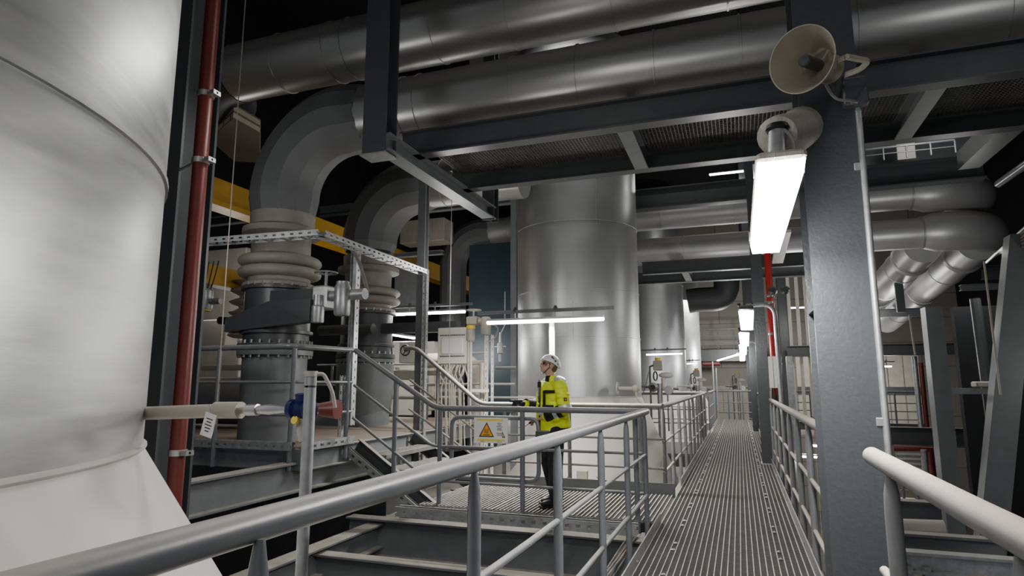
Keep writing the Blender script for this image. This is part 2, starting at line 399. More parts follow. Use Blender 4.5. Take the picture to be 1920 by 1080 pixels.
# ------------------------------------------------------------------ worker platform
for i, (x0, x1) in enumerate(((-3.72, -2.79), (-2.78, -1.83), (-1.82, -.9))):
    p = root('grating_panel', 'grating panel of the worker platform floor', 'grating', (x0, 7.0, 0), 'platform grating panels')
    grating(MB(), x0, x1, 7.0, 8.66, 0, pitch=.05, cross=.06).build('bearing_bars', 'grate', p, smooth=None)
long_thing('toe_board', 'dark toe board at the rear of the worker platform behind his boots', 'toe board', MB().box(-3.75, -.86, 8.68, 8.695, -.05, .14), 'rail', smooth=None)
t = long_thing('cable_tray', 'slotted cable tray along the front edge of the worker platform', 'cable tray', MB().perf((-3.95, 6.88, -.07), (-1.08, 6.86, -.07), .12, .11), 'galv', smooth=None)
long_thing('platform_beam', 'deep I-beam below the front of the worker platform', 'beam', MB().ibeam((-4.9, 7.3, -.50), (-.95, 7.3, -.50), .46, .2), 'beam', smooth=None)
long_thing('platform_beam', 'I-beam crossing lower left of the walkway in front of the platform', 'beam', MB().ibeam((-4.6, 6.05, -.52), (-.95, 6.05, -.52), .26, .18), 'beam', smooth=None)
long_thing('platform_beam', 'I-beam running under the walkway near the bottom of the view', 'beam', MB().ibeam((-4.6, 4.7, -.62), (-.95, 4.7, -.62), .30, .2), 'beam', smooth=None)
long_thing('platform_beam', 'long I-beam running lengthwise beneath the stair foot', 'beam', MB().ibeam((-4.45, 2.5, -.48), (-4.5, 9.9, -.48), .30, .22), 'beam', smooth=None)
long_thing('platform_beam', 'raised I-beam left of the stairs below the upper platform', 'beam', MB().ibeam((-4.98, 3.2, .36), (-5.0, 9.6, .36), .34, .20), 'beam', smooth=None)
long_thing('platform_beam', 'low dark beam far down beneath the left platform', 'beam', MB().ibeam((-9, 8.2, -.3), (-4.9, 8.2, -.3), .34, .20), 'steel', smooth=None)
for i, y in enumerate((7.7, 8.4)):
    long_thing('platform_joist', 'steel joist under the worker platform grating', 'beam', MB().ibeam((-3.95, y, -.16), (-.95, y, -.16), .22, .1), 'steel', 'platform joists', smooth=None)
for i, (x, y) in enumerate(((-4.7, 5.2), (-4.7, 8.0))):
    long_thing('support_post', ('steel support post below the raised beam', 'steel support post under the stair foot')[i], 'post', MB().ibeam((x, y, -6), (x, y, -.72), .2, .2, up=(0, 1, 0)), 'steel', smooth=None)
# cable bundle under the left rail
cb = MB()
for i in range(9):
    x = -1.2 - .03 * (i % 3); z = -.2 - .025 * (i // 3)
    cb.tube(wavy((x, 2.2, z), (x + .03, 9.4, z), .05, 14, .012), .009, 6)
tag(cb.build('cable_bundle', 'wire'), 'bundle of dusty cables running below the left railing', 'cables', kind='stuff')

# ---- swing gate with the hot-surface sign
g = root('safety_gate', 'grey tubular swing gate with rounded corners on the platform rail', 'gate', (-3.3, 7.12, .1))
GX0, GX1, GY, GZ0, GZ1 = -3.36, -2.24, 7.12, .32, 1.035
pts = [(GX0, GY, GZ1), (GX1, GY, GZ1), (GX1, GY, GZ0), (GX0, GY, GZ0)]
MB().tube(fillet([(-2.8, GY, GZ1)] + pts[1:4] + [pts[0], (-2.8, GY, GZ1)], .12), .026, 12).build('gate_frame', 'rail', g, 60)
MB().tube([(GX0, GY, .66), (GX1, GY, .66)], .018, 10).build('gate_bar', 'rail', g, 60)
MB().cham(GX1 - .03, GX1 + .13, GY - .04, GY + .04, .80, .9).build('latch', 'steel', g)
s = root('warning_sign', 'white hot-surface warning sign with orange triangle fixed to the gate', 'sign', (-3.05, 7.05, .7))
a, b = at(889, 783, y=7.05), at(952, 832, y=7.05)
sx0, sx1, sz1, sz0 = a.x, b.x, a.z, b.z; W = sx1 - sx0; Hh = sz1 - sz0
MB().box(sx0, sx1, 7.05, 7.058, sz0, sz1).build('board', 'paper', s, smooth=None)
def sp(u, v, y=7.048): return (sx0 + u * W, y, sz1 - v * Hh)
def srect(u0, v0, u1, v1, y=7.0485): 
    m = MB(); m.box(sx0 + u0 * W, sx0 + u1 * W, y, y + .002, sz1 - v1 * Hh, sz1 - v0 * Hh); return m
MB().prism([sp(.06, .04, 7.0485), sp(.86, .04, 7.0485), sp(.86, .12, 7.0485), sp(.06, .12, 7.0485)], (0, .002, 0)).build('yellow_band', 'signyellow', s, smooth=None)
MB().prism([sp(.10, .84, 7.0485), sp(.92, .84, 7.0485), sp(.92, .92, 7.0485), sp(.10, .92, 7.0485)], (0, .002, 0)).build('yellow_band', 'signyellow', s, smooth=None)
MB().prism([sp(.15, .76, 7.047), sp(.38, .17, 7.047), sp(.60, .76, 7.047)], (0, .003, 0)).build('triangle_border', 'ink', s, smooth=None)
MB().prism([sp(.20, .72, 7.0455), sp(.38, .25, 7.0455), sp(.56, .72, 7.0455)], (0, .002, 0)).build('triangle', 'orange', s, smooth=None)
hm = MB()
for u in (.34, .38, .42):
    pp = [Vector(sp(u + .012 * math.sin(k * 1.3), .44 + .035 * k, 7.0445)) for k in range(6)]
    hm.tube(pp, .0035, 6)
hm.box(sx0 + .29 * W, sx0 + .47 * W, 7.0435, 7.0455, sz1 - .69 * Hh, sz1 - .66 * Hh)
hm.build('heat_symbol', 'ink', s)
tx = MB()
for k in range(8):
    v = .20 + .065 * k
    if k == 5: continue
    w_ = (.14, .10, .17, .12, .15, 0, .18, .16)[k]
    tx.box(sx0 + (.76 - w_ / 2) * W, sx0 + (.76 + w_ / 2) * W, 7.0465, 7.05, sz1 - (v + .02) * Hh, sz1 - v * Hh)
tx.box(sx0 + .2 * W, sx0 + .31 * W, 7.0465, 7.05, sz1 - .955 * Hh, sz1 - .94 * Hh); tx.box(sx0 + .7 * W, sx0 + .83 * W, 7.0465, 7.05, sz1 - .955 * Hh, sz1 - .94 * Hh)
tx.build('text_lines', 'ink', s, smooth=None)
MB().prism([sp(.84, .77, 7.047), sp(.84, .52, 7.047), sp(.93, .77, 7.047)], (0, .002, 0)).build('corner_mark', 'ink', s, smooth=None)
MB().prism([sp(.855, .72, 7.0455), sp(.855, .6, 7.0455), sp(.90, .74, 7.0455)], (0, .002, 0)).build('corner_mark', 'signyellow', s, smooth=None)

# ------------------------------------------------------------------ stairs and upper platform
st = root('steel_stairs', 'short flight of grating stairs up from the worker platform', 'stairs', (-3.9, 8.4, 0))
for y in (7.2, 8.7):
    MB().channel((-3.62, y, -.12), (-4.78, y, .64), .2, .07).build('stringer', 'steel', st, smooth=None)
for k in range(3):
    z = .175 * (k + 1); x = -3.78 - .29 * k
    tr = MB(); grating(tr, x - .28, x, 7.25, 8.65, z, pitch=.035, cross=.05, along='x'); tr.box(x - .005, x + .01, 7.25, 8.65, z - .05, z + .004); tr.box(x - .29, x - .28, 7.25, 8.65, z - .05, z)
    tr.build('tread', 'grate', st, smooth=None)
long_thing('cable_tray', 'slotted tray sloping down beside the near stair stringer', 'cable tray', MB().perf((-4.85, 7.12, .58), (-3.8, 7.1, -.1), .06, .1, floor=False), 'galv', smooth=None)
up = root('upper_platform', 'raised brown plate platform at the head of the stairs', 'platform', (-7, 8, .7))
MB().box(-9.5, -4.85, 6.25, 12.5, .66, .7).build('deck_plate', 'deck', up, smooth=None)
MB().channel((-9.5, 6.22, .56), (-4.85, 6.22, .56), .24, .08).build('edge_beam', 'beam', up, smooth=None)
MB().channel((-4.83, 6.2, .56), (-4.83, 12.5, .56), .24, .08, side=-1).build('edge_beam', 'beam', up, smooth=None)
long_thing('cable_tray', 'slotted galvanised tray along the front of the raised platform', 'cable tray', MB().perf((-9, 6.08, .72), (-4.9, 6.1, .72), .08, .09, floor=False), 'galv', smooth=None)
long_thing('cable_tray', 'slotted galvanised tray along the stair side of the raised platform', 'cable tray', MB().perf((-4.78, 6.15, .72), (-4.78, 7.1, .72), .08, .09, floor=False), 'galv', smooth=None)
top = [(-8.6, 6.05, 1.88), (-4.93, 6.08, 1.88), (-4.80, 7.08, 1.88)]
railing('grey railing around the raised platform by the big valves', top,
        [(-7.2, 6.06, 1.88, .45), (-6.05, 6.07, 1.88, .45), (-4.95, 6.1, 1.88, .45), (-4.81, 7.0, 1.88, .5)],
        [dn(top, .42), dn(top, .80)], taper=False, rr=.034)
railing('far railing at the left rear of the raised platform', [(-9, 11.9, 1.85), (-5.2, 11.9, 1.85)],
        [(x, 11.9, 1.85, .7) for x in (-8.6, -7.4, -6.2, -5.2)], [[(-9, 11.9, 1.4), (-5.2, 11.9, 1.4)]], taper=False, rr=.024, m='raildusty')

# ------------------------------------------------------------------ tanks
def tank(label, cx, cy, r, z1, ztop, rb, zb, seams, m, vs=(), plain=True):
    t = root('insulated_tank', label, 'tank', (cx, cy, zb), None)
    prof = [(r, z1), (r, ztop)]
    zs = sorted([z for z in seams])
    p = [(r, z1)]
    for z in zs: p += [(r, z - .012), (r + .012, z - .01), (r + .012, z + .01), (r, z + .012)]
    p += [(r, ztop)]
    MB().lathe((cx, cy, 0), p, 96).build('cladding', m, t, 30)
    MB().lathe((cx, cy, 0), [(rb, zb), (rb, zb + .06), (r + .004, z1 - .01), (r + .014, z1), (r + .014, z1 + .01), (r, z1 + .014)], 96).build('skirt', 'cone' if plain else m, t, 30)
    if vs:
        v = MB()
        for (a, za, zb_) in vs:
            c = Vector((cx + (r + .002) * math.cos(a), cy + (r + .002) * math.sin(a), 0)); v.box(c.x - .006, c.x + .006, c.y - .006, c.y + .006, za, zb_)
        v.build('vertical_seam', 'galv', t, smooth=None)
    return t
M['conenear'] = mat('near_dusty_cladding', (.55, .54, .52), .5, .5, dust=.6, dustcol=(.52, .49, .44), var=.1, scale=2.5, bump=.1)
t1 = tank('huge brushed metal tank filling the left edge of the view', -3.385, .63, 1.70, 1.2, 7.0, 2.2, .3, (2.27, 4.6), 'tanknear', plain=False)
for k in kids(t1):
    if k.name.startswith('skirt'): k.data.materials[0] = M['conenear']
TS = (1.75, 2.9, 4.0, 5.4)
vv = [(math.radians(a), z0, z1) for a, z0, z1 in ((-70, 1.2, 2.3), (-95, 3.05, 4.35), (-58, 4.35, 6), (-110, -.2, 1.2), (-80, 2.3, 3.05))]
tank('tall metal clad tank directly behind the worker', -3.27, 13.3, 1.33, 1.17, 9, 2.02, -.55, (2.37, 3.33, 4.75, 6.2), 'tank', vs=vv)
tank('second metal tank along the walkway, past the one behind the worker', -3.27, 25.6, 1.33, 1.0, 9, 2.02, -.55, (3.2, 5.3), 'tank')
tank('third and farthest metal tank beside the end wall', -3.27, 36.5, 1.33, 1.0, 9, 2.02, -.55, (3.2, 5.3), 'tank')
long_thing('concrete_plinth', 'pale ledge under the tank behind the worker', 'plinth', MB().box(-6.5, -1.2, 10.2, 16, -.95, -.56), 'cone', smooth=None)
long_thing('concrete_plinth', 'pale ledge under the second tank', 'plinth', MB().box(-5.6, -1.2, 22.6, 28.5, -.95, -.56), 'cone', smooth=None)
long_thing('concrete_plinth', 'pale ledge under the farthest tank', 'plinth', MB().box(-5.6, -1.2, 33.6, 39.5, -.95, -.56), 'cone', smooth=None)
long_thing('concrete_plinth', 'ledge under the huge near tank', 'plinth', MB().box(-5.6, -1.2, -1.6, 2.9, -.5, .29), 'cone', smooth=None)

# nozzle on tank behind the worker
def nozzle(label, px, py, y, L):
    c = at(px, py, y=y)
    n_ = root('sample_valve', label, 'valve', tuple(c))
    MB().tube([c, c + Vector((L, 0, 0))], .035, 10).build('pipe', 'beige', n_)
    MB().lathe(c + Vector((0, 0, 0)), [(.12, -.01), (.12, .01)], 20, axis=(1, 0, 0)).build('flange', 'beige', n_)
    MB().ell(c + Vector((L, 0, 0)), .07).build('body', 'beige', n_)
    MB().tube(fillet([c + Vector((L, 0, 0)), c + Vector((L + .02, -.02, -.2)), c + Vector((L + .12, 0, -.3))], .1), .014, 8).build('hose', 'beige', n_)
nozzle('beige sampling valve on the side of the tank behind the worker', 1158, 728, 12.0, .34)
nozzle('small sampling pipe on the second tank', 1270, 724, 24.2, .5)

# drain pipe with tag and blue valve on the near tank
dp = root('drain_pipe', 'grey pipe sticking out of the huge near tank across the red pipe', 'pipe', (-1.9, 1.75, 1.34))
pa, pb = Vector((-2.25, 1.85, 1.33)), Vector((-1.48, 1.85, 1.345))
MB().tube([pa, at(440, 769, y=1.85)], .026, 14).build('lagging', 'beige', dp)
q0, q1 = at(405, 769, y=1.85), at(452, 769, y=1.85)
MB().tube([q0, q1], .031, 14).build('end_collar', 'beige', dp)
q2 = at(505, 768, y=1.85); q3 = at(545, 768, y=1.85)
MB().tube([q1, q1.lerp(q2, .2), q1.lerp(q2, .21), q1.lerp(q2, .6), q1.lerp(q2, .61), q2, q3], .02, 12, rs=[.012, .012, .021, .021, .015, .019, .009]).build('threaded_fitting', 'chrome', dp)
tg = root('pipe_tag', 'white rectangular tag hanging from the drain pipe of the near tank', 'tag', tuple(at(390, 780, y=1.80)))
tc_ = at(391, 797, y=1.80)
R = Matrix.Rotation(math.radians(14), 3, 'Y')
MB().obox(tc_, (R @ Vector((1, 0, 0)), Vector((0, 1, 0)), R @ Vector((0, 0, 1))), (.027, .0015, .042)).build('plate', 'paper', tg, smooth=None)
tl = MB()
for k in range(5):
    tl.obox(tc_ + R @ Vector((0, -.002, .022 - .011 * k)), (R @ Vector((1, 0, 0)), Vector((0, 1, 0)), R @ Vector((0, 0, 1))), ((.015, .011, .016, .013, .009)[k], .0008, .0018))
tl.build('text_lines', 'ink', tg, smooth=None)
MB().tube([tc_ + R @ Vector((0, 0, .036)), at(392, 758, y=1.81)], .001, 5).build('tie', 'wire', tg)
bv = root('ball_valve', 'dark blue valve with yellow cap at the end of the drain pipe', 'valve', tuple(q3))
c = at(565, 768, y=1.85)
MB().lathe(c, [(.02, -.046), (.036, -.044), (.036, -.026), (.026, -.02), (.042, 0), (.026, .02), (.036, .026), (.036, .044), (.02, .046)], 18, axis=(1, 0, 0)).build('body', 'blue', bv)
MB().tube([c + Vector((0, -.0, .0)), c + Vector((0, -.01, .055))], .018, 12).build('bonnet', 'blue', bv)
MB().lathe(c + Vector((0, -.03, -.035)), [(.014, -.006), (.014, .006)], 14, axis=(0, -1, .3)).build('yellow_cap', 'signyellow', bv)
MB().tube([c + Vector((0, 0, -.03)), c + Vector((.0, 0, -.06)), c + Vector((.01, 0, -.11))], .013, 12, rs=[.02, .015, .012]).build('outlet', 'beige', bv)
MB().tube([c + Vector((.06, .02, 0)), c + Vector((.11, .05, 0)), c + Vector((.115, .05, 0))], .02, 12, rs=[.022, .034, .034]).build('red_knob', 'red', bv)
# standpipe in the foreground
sp_ = root('galvanised_standpipe', 'thin galvanised upright tube with beige cap in front of the blue valve', 'pipe', (-1.2, 1.6, -.6))
ct = at(583, 703, y=1.6)
MB().tube([(ct.x, 1.6, -.6), (ct.x, 1.6, ct.z)], .018, 14).build('tube', 'galv', sp_)
MB().tube([(ct.x, 1.6, ct.z - .005), (ct.x, 1.6, ct.z + .012)], .021, 14).build('cap', 'beige', sp_)
MB().lathe((ct.x, 1.6, ct.z - .035), [(.018, -.003), (.018, .003)], 14).build('clamp', 'black', sp_)
MB().tube(fillet([(ct.x + .01, 1.6, ct.z), (ct.x + .03, 1.62, ct.z + .005), (ct.x + .045, 1.65, ct.z - .05), (ct.x + .05, 1.66, ct.z - .1)], .03), .006, 8).build('hose', 'beige', sp_)

# red down pipe and dark column beside it
rp = root('red_down_pipe', 'tall oxide-red pipe with steel clamps beside the near tank', 'pipe', (-3.27, 3.0, -6))
MB().tube([(-3.27, 3.0, -6), (-3.27, 3.0, 9)], .047, 20).build('tube', 'red', rp)
for py, px in ((178, 388), (303, 374), (848, 325)):
    z = at(px, py, y=3.0).z
    cmb = MB().lathe((-3.27, 3.0, z), [(.049, -.018), (.055, -.018), (.055, .018), (.049, .018)], 20)
    cmb.box(-3.21, -3.17, 2.97, 3.03, z - .015, z + .015)
    k = cmb.build('clamp', 'chrome', rp)
    MB().tube([(-3.21, 3.0, z), (-3.17, 3.0, z)], .008, 8).build('bolt', 'chrome', k)
MB().tube([(-3.6, 3.1, at(374, 303, y=3).z), (-3.32, 3.0, at(374, 303, y=3).z)], .01, 8).build('bracket', 'chrome', rp)
long_thing('steel_column', 'dark steel column in the shadow between near tank and red pipe', 'column', MB().ibeam((-3.66, 3.2, -6), (-3.66, 3.2, 9), .3, .3, up=(0, 1, 0)), 'steel', smooth=None)

# ------------------------------------------------------------------ overhead pipes
def rings(mb, xs, y, z, r, ax=(1, 0, 0)):
    for x in xs: mb.lathe((x, y, z), [(r, -.012), (r + .012, -.01), (r + .012, .01), (r, .012)], 48, axis=ax, cap=False)
    return mb
def bigpipe(label, y, z, r, x0, x1, xs, m='pipe', leg=None, R=1.05, lr=.5, zleg=3.6, seg=True, mE='elbow'):
    p = root('insulated_pipe', label, 'pipe', (x0, y, z))
    rings(MB().tube([(x0, y, z), (x1, y, z)], r, 56), xs, y, z, r).build('cladding', m, p, 30)
    if leg is not None:
        # leg at x=leg rising from zleg and bending to +x
        c = Vector((leg + R, y, z - R)); a = arc(c, R, PI, PI / 2, (1, 0, 0), (0, 0, 1), 18)
        MB().tube([(leg, y, zleg)] + a + [(x0 + .01, y, z)], lr, 12, rs=[lr * .9] + [lr * 1.02] * len(a) + [r + .01]).build('elbow', mE, p, 20)
    return p
bigpipe('large clad pipe low over the frame with a bend down to the nearest valve', 7.0, 5.09, .43, -4.62, 7, (-4.0, -3.75, -2.45, -1.62, -.72, .2, 1.32, 2.6, 4), leg=-6.0, zleg=3.72, lr=.475)
pB = bigpipe('upper large clad pipe running across the top of the view', 7.0, 6.15, .42, -7.0, 7, (-6.1, -5.2, -4.9, -3.55, -2.5, -1.2, .1, 1.2, 3))
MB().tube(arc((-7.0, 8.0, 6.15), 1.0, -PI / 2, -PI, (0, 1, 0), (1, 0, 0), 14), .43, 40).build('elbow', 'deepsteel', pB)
bigpipe('second large pipe whose bend drops to the valve behind the nearest one', 10.0, 5.1, .43, -5.2, -3.4, (-4.9, -4.0), leg=-6.5, zleg=3.9, lr=.5)
bigpipe('distant upper clad pipe running behind the tank and past the big column', 17.0, 5.98, .37, -6.8, 4.4, (-6.2, -4, -1.8, .1, 1.9), m='cfar', leg=-8.05, zleg=-.5, lr=.4, R=1.0)
bigpipe('distant lower clad pipe just above the second steel frame', 17.0, 5.0, .37, -5.6, 4.55, (-5, -3, -1.2, .6, 2.2), m='cfar', leg=-6.85, zleg=-.5, lr=.4, R=1.0)
# their turns at the right
for i, (z, lab) in enumerate(((5.98, 'upper pipe turn with dusty bend at the far right'), (5.0, 'lower pipe turn with dusty bend at the far right'))):
    e = root('pipe_elbow', lab, 'pipe', (4.6, 17, z))
    x = 4.4 + .15 * i
    MB().tube([(x - .25, 17, z)] + [(x + .0, 17, z)] + arc((x + .3, 17.95, z), .95, -PI / 2, 0.5, (1, 0, 0), (0, 1, 0), 14), .46, 40, rs=[.38, .46] + [.47] * 15).build('bend', 'cfar', e)
    rings(MB(), (x - .28,), 17, z, .385).build('seam_band', 'galv', e)
for i, (a_, b_) in enumerate((((1832, 456, 17.6), (1662, 602, 26)), ((1730, 462, 17.8), (1606, 590, 24.5)))):
    A = at(a_[0], a_[1], y=a_[2]); B = at(b_[0], b_[1], y=b_[2]); d = (B - A).normalized()
    e = root('insulated_pipe', ('bright diagonal clad pipe slanting down at the right', 'shorter diagonal clad pipe half hidden behind the big column')[i], 'pipe', tuple(A))
    rm = MB().tube([A, B], .43, 40)
    for t_ in (.25, .5, .62, .8): rm.lathe(A.lerp(B, t_), [(.43, -.015), (.445, -.01), (.445, .01), (.43, .015)], 40, axis=d, cap=False)
    rm.build('cladding', 'cfar', e, 30)
    MB().tube([A + d * .9, A + d * .95, A + d * 1.0], .4, 40, rs=[.44, .48, .44]).build('end_collar', 'cfar', e)

# ------------------------------------------------------------------ overhead steel frame
def overhead(y0, y1, x0, x1, z, near, labs, hx):
    long_thing('frame_beam', labs[0], 'beam', MB().ibeam((x0, y0, z + .16), (x1, y0, z + .16), .32, .17), 'steel', smooth=None)
    long_thing('frame_beam', labs[1], 'beam', MB().ibeam((x0, y1, z + .16), (x1, y1, z + .16), .32, .17), 'steel', smooth=None)
overhead(6.5, 7.95, -3.8, 9, 4.2, True, ('front beam of the overhead frame under the big pipes', 'rear beam of the overhead frame under the big pipes'), 0)
for x in (-1.05, 1.9):
    long_thing('cross_beam', ('short cross beam between overhead frame beams left of the big column', 'short cross beam between overhead frame beams right of the big column')[x > 0], 'beam', MB().ibeam((x, 6.58, 4.31), (x, 7.87, 4.31), .22, .17), 'beam', smooth=None)
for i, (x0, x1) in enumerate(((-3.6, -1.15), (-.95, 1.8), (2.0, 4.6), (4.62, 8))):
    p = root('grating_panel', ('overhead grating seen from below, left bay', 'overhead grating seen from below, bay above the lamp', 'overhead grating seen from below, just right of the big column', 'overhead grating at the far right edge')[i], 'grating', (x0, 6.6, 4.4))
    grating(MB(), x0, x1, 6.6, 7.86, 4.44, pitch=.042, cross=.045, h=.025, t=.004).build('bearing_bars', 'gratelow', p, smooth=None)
long_thing('diagonal_beam', 'light grey beam running lengthwise under the overhead pipes', 'beam', MB().ibeam((-3.62, 5.75, 4.12), (-3.6, 8.95, 4.12), .2, .2), 'beam', smooth=None)
hc = root('hanger_column', 'dark steel hanger column crossing in front of the overhead pipes', 'column', (-3.72, 5.8, 4.0))
MB().ibeam((-3.72, 5.85, 4.0), (-3.72, 5.85, 13), .24, .3, up=(0, 1, 0)).build('section', 'steel', hc, smooth=None)
MB().box(-3.9, -3.56, 5.72, 5.98, 3.985, 4.0).build('end_plate', 'galv', hc, smooth=None)
long_thing('hanger_column', 'short hanger at the far end of the lengthwise beam', 'column', MB().ibeam((-3.6, 8.95, 4.0), (-3.6, 8.95, 13), .2, .2, up=(0, 1, 0)), 'steel', smooth=None)
# second frame
long_thing('frame_beam', 'distant frame beam under the far pipes, nearer of two', 'beam', MB().ibeam((-2.2, 16.0, 4.36), (2.7, 16.0, 4.36), .32, .17), 'steel', smooth=None)
long_thing('frame_beam', 'distant frame beam under the far pipes, farther of two', 'beam', MB().ibeam((-2.6, 17.6, 4.36), (2.9, 17.6, 4.36), .32, .17), 'steel', smooth=None)
long_thing('cross_beam', 'cross beam of the distant frame left of the second column', 'beam', MB().ibeam((-1.15, 16.08, 4.31), (-1.15, 17.5, 4.31), .2, .17), 'beam', smooth=None)
A, B = at(1196, 377, y=15), at(1842, 300, y=15)
long_thing('high_beam', 'deep dark beam high above the distant pipes', 'beam', MB().ibeam((-3.4, 15, A.z), (B.x, 15, A.z), .5, .3, tf=.03), 'steel', smooth=None)
# slanting beam upper right
A, B = at(1872, 345, y=9), at(1935, 300, y=8)
long_thing('slanted_tube', 'slanting grey tube at the upper right edge', 'pipe', MB().tube([A, B + (B - A) * 1.0], .045, 12), 'rail')
A, B = at(1815, 300, y=12), at(1925, 195, y=9)
long_thing('slanted_beam', 'dark slanting beam at the upper right corner', 'beam', MB().bar(A, B + (B - A) * .1, .3, .3), 'steel', smooth=None)

# ------------------------------------------------------------------ columns
bc = root('steel_column', 'massive anthracite steel column in the right foreground', 'column', (.62, 4.4, -6))
cx0, cx1 = .455, .80
MB().box(cx0, cx1, 4.2, 4.225, -6, 12).build('flange', 'column', bc, smooth=None)
MB().box(cx0, cx1, 4.565, 4.59, -6, 12).build('flange', 'column', bc, smooth=None)
MB().box(.615, .635, 4.225, 4.565, -6, 12).build('web', 'column', bc, smooth=None)
wm = MB()
for z in (3.55, 3.62, 2.75, 1.9): wm.box(cx0 + .002, cx0 + .16, 4.26, 4.55, z, z + .012)
wm.build('stiffener', 'column', bc, smooth=None)
for i, (y, xw) in enumerate(((12.6, .33), (20.6, .33), (28.2, .33))):
    o = root('steel_column', ('second anthracite column standing on the right of the walkway', 'third column farther down on the right of the walkway', 'last column near the end of the walkway')[i], 'column', (xw + .08, y, -6))
    MB().ibeam((xw + .09, y, -6), (xw + .09, y, 12), .3, .19, up=(0, 1, 0)).build('section', 'column', o, smooth=None)
    MB().box(xw - .03, xw + .21, y - .18, y + .18, -.01, .012).build('base_collar', 'galv', o, smooth=None)
# conduit on big column
cn = root('conduit', 'thin vertical conduit clipped to the right side of the big column', 'conduit', (.86, 4.2, -2))
tz = at(1607, 182, y=4.2)
MB().tube([(tz.x + .0, 4.2, tz.z), (tz.x, 4.2, -3)], .019, 12).build('tube', 'galv', cn)
MB().ell((tz.x, 4.2, tz.z), .021).build('cap', 'paper', cn)
for z in (2.75, 1.2, .1): MB().cham(tz.x - .05, tz.x + .02, 4.19, 4.24, z, z + .05, .004).build('clip', 'galv', cn)
long_thing('conduit', 'second conduit half hidden behind the clipped one on the big column', 'conduit', MB().tube([(tz.x - .012, 4.4, -3), (tz.x - .012, 4.4, 3.3)], .016, 10), 'rail')

# ------------------------------------------------------------------ horn loudspeaker
mc = at(1503, 112, y=3.55)
axis = Vector((-.50, -.82, -.16)).normalized()
hs = root('horn_loudspeaker', 'cream horn loudspeaker mounted high on the big column', 'loudspeaker', tuple(mc))
prof = [(.178, .0), (.184, .008), (.174, -.004), (.15, -.05), (.12, -.12), (.10, -.17), (.095, -.2), (.09, -.2)]
o = MB(); o.lathe(mc, [(.184, .006), (.172, -.03), (.145, -.09), (.115, -.16), (.10, -.21), (.03, -.215)], 40, axis=axis, cap=False)
o.lathe(mc, [(.03, -.2), (.095, -.2), (.108, -.16), (.137, -.09), (.165, -.03), (.178, .006), (.184, .006)], 40, axis=axis, cap=False)
o.build('bell', 'horn', hs, 40)
MB().lathe(mc, [(.034, -.20), (.034, -.03), (.028, -.022), (.0, -.02)], 20, axis=axis, cap=False).build('phasing_plug', 'steel', hs)
MB().lathe(mc, [(.06, -.36), (.085, -.34), (.09, -.22), (.1, -.2)], 28, axis=axis).build('driver_housing', 'horn', hs)
bk = mc - axis * .24
u = Vector((0, 0, 1)); sd = axis.cross(u).normalized(); uu = sd.cross(axis)
cp = Vector((.62, 4.2, bk.z - .05))
MB().tube(fillet([bk + sd * .14, bk + sd * .17 - axis * .22, bk - axis * .32 + sd * .09, bk - axis * .32 - sd * .09, bk - sd * .17 - axis * .22, bk - sd * .14], .04), .017, 8, flat=None).build('bracket', 'horn', hs)
MB().tube([bk - sd * .13, bk - sd * .05], .016, 10).build('bracket_bolt', 'horn', hs)
MB().tube([bk - axis * .24, bk - axis * .24 + Vector((.02, .3, -.02))], .03, 10).build('mounting_arm', 'steel', hs)
MB().cham(.70, .84, 4.12, 4.2, bk.z - .1, bk.z + .08).build('junction_box', 'steel', hs)
MB().tube(fillet([bk + Vector((0, 0, -.06)), bk + Vector((.05, .02, -.2)), bk + Vector((.22, .2, -.16)), (.74, 4.15, bk.z - .08)], .1), .008, 8).build('cable', 'wire', hs)

# ------------------------------------------------------------------ luminaires
def area(loc, sx, sy, power, rot=(0, 0, 0), col=(1, .985, .95), spread=PI):
    d = bpy.data.lights.new('lamp_or_fill_light', 'AREA'); d.shape = 'RECTANGLE'; d.size = sx; d.size_y = sy; d.energy = power; d.color = col; d.spread = spread  # used by the lamp fixtures and by the added fill
    o = bpy.data.objects.new('lamp_or_fill_light', d); COL.objects.link(o); o.location = loc; o.rotation_euler = rot; return o
def point(loc, power, r=.1, col=(1, .985, .95)):
    d = bpy.data.lights.new('lamp_or_fill_light', 'POINT'); d.energy = power; d.shadow_soft_size = r; d.color = col  # shared by fixture lights and added fill lights
    o = bpy.data.objects.new('lamp_or_fill_light', d); COL.objects.link(o); o.location = loc; return o

# near lamp under a wrapped bracket
L = root('bulkhead_lamp', 'big glowing rectangular lamp hanging beside the large column', 'lamp', (.2, 3.4, 2.3))
zl = 2.27
MB().cham(.105, .29, 2.52, 4.12, zl + .035, zl + .075, .012).build('housing', 'dusty', L)
lm = MB(); lm.prism([(.11, 2.53, zl + .035), (.285, 2.53, zl + .035), (.275, 2.53, zl - .02), (.12, 2.53, zl - .02)], (0, 1.58, 0)); lm.build('diffuser', 'lamp', L, smooth=None)
for y in (2.7, 3.95): MB().box(.10, .295, y - .012, y + .012, zl + .03, zl + .085).build('end_clip', 'galv', L, smooth=None)
e0 = Vector((.19, 2.66, zl + .07)); e1 = at(1458, 243, y=2.72)
MB().tube([e0, e1], .036, 16).build('hanging_tube', 'galv', L)
MB().lathe(e1, [(.042, -.01), (.05, 0), (.042, .02)], 16, axis=(0, 0, 1)).build('collar', 'black', L)
MB().tube(fillet([e1 + Vector((.0, -.02, .01)), e1 + Vector((.05, -.04, -.05)), e1 + Vector((.06, -.03, -.13)), e0 + Vector((.02, -.01, 0))], .05), .007, 8).build('cable', 'wire', L)
wr = root('wrapped_bracket', 'fibrous wrapped bracket arm joining the big lamp to the column', 'bracket', (.4, 3.6, 2.9))
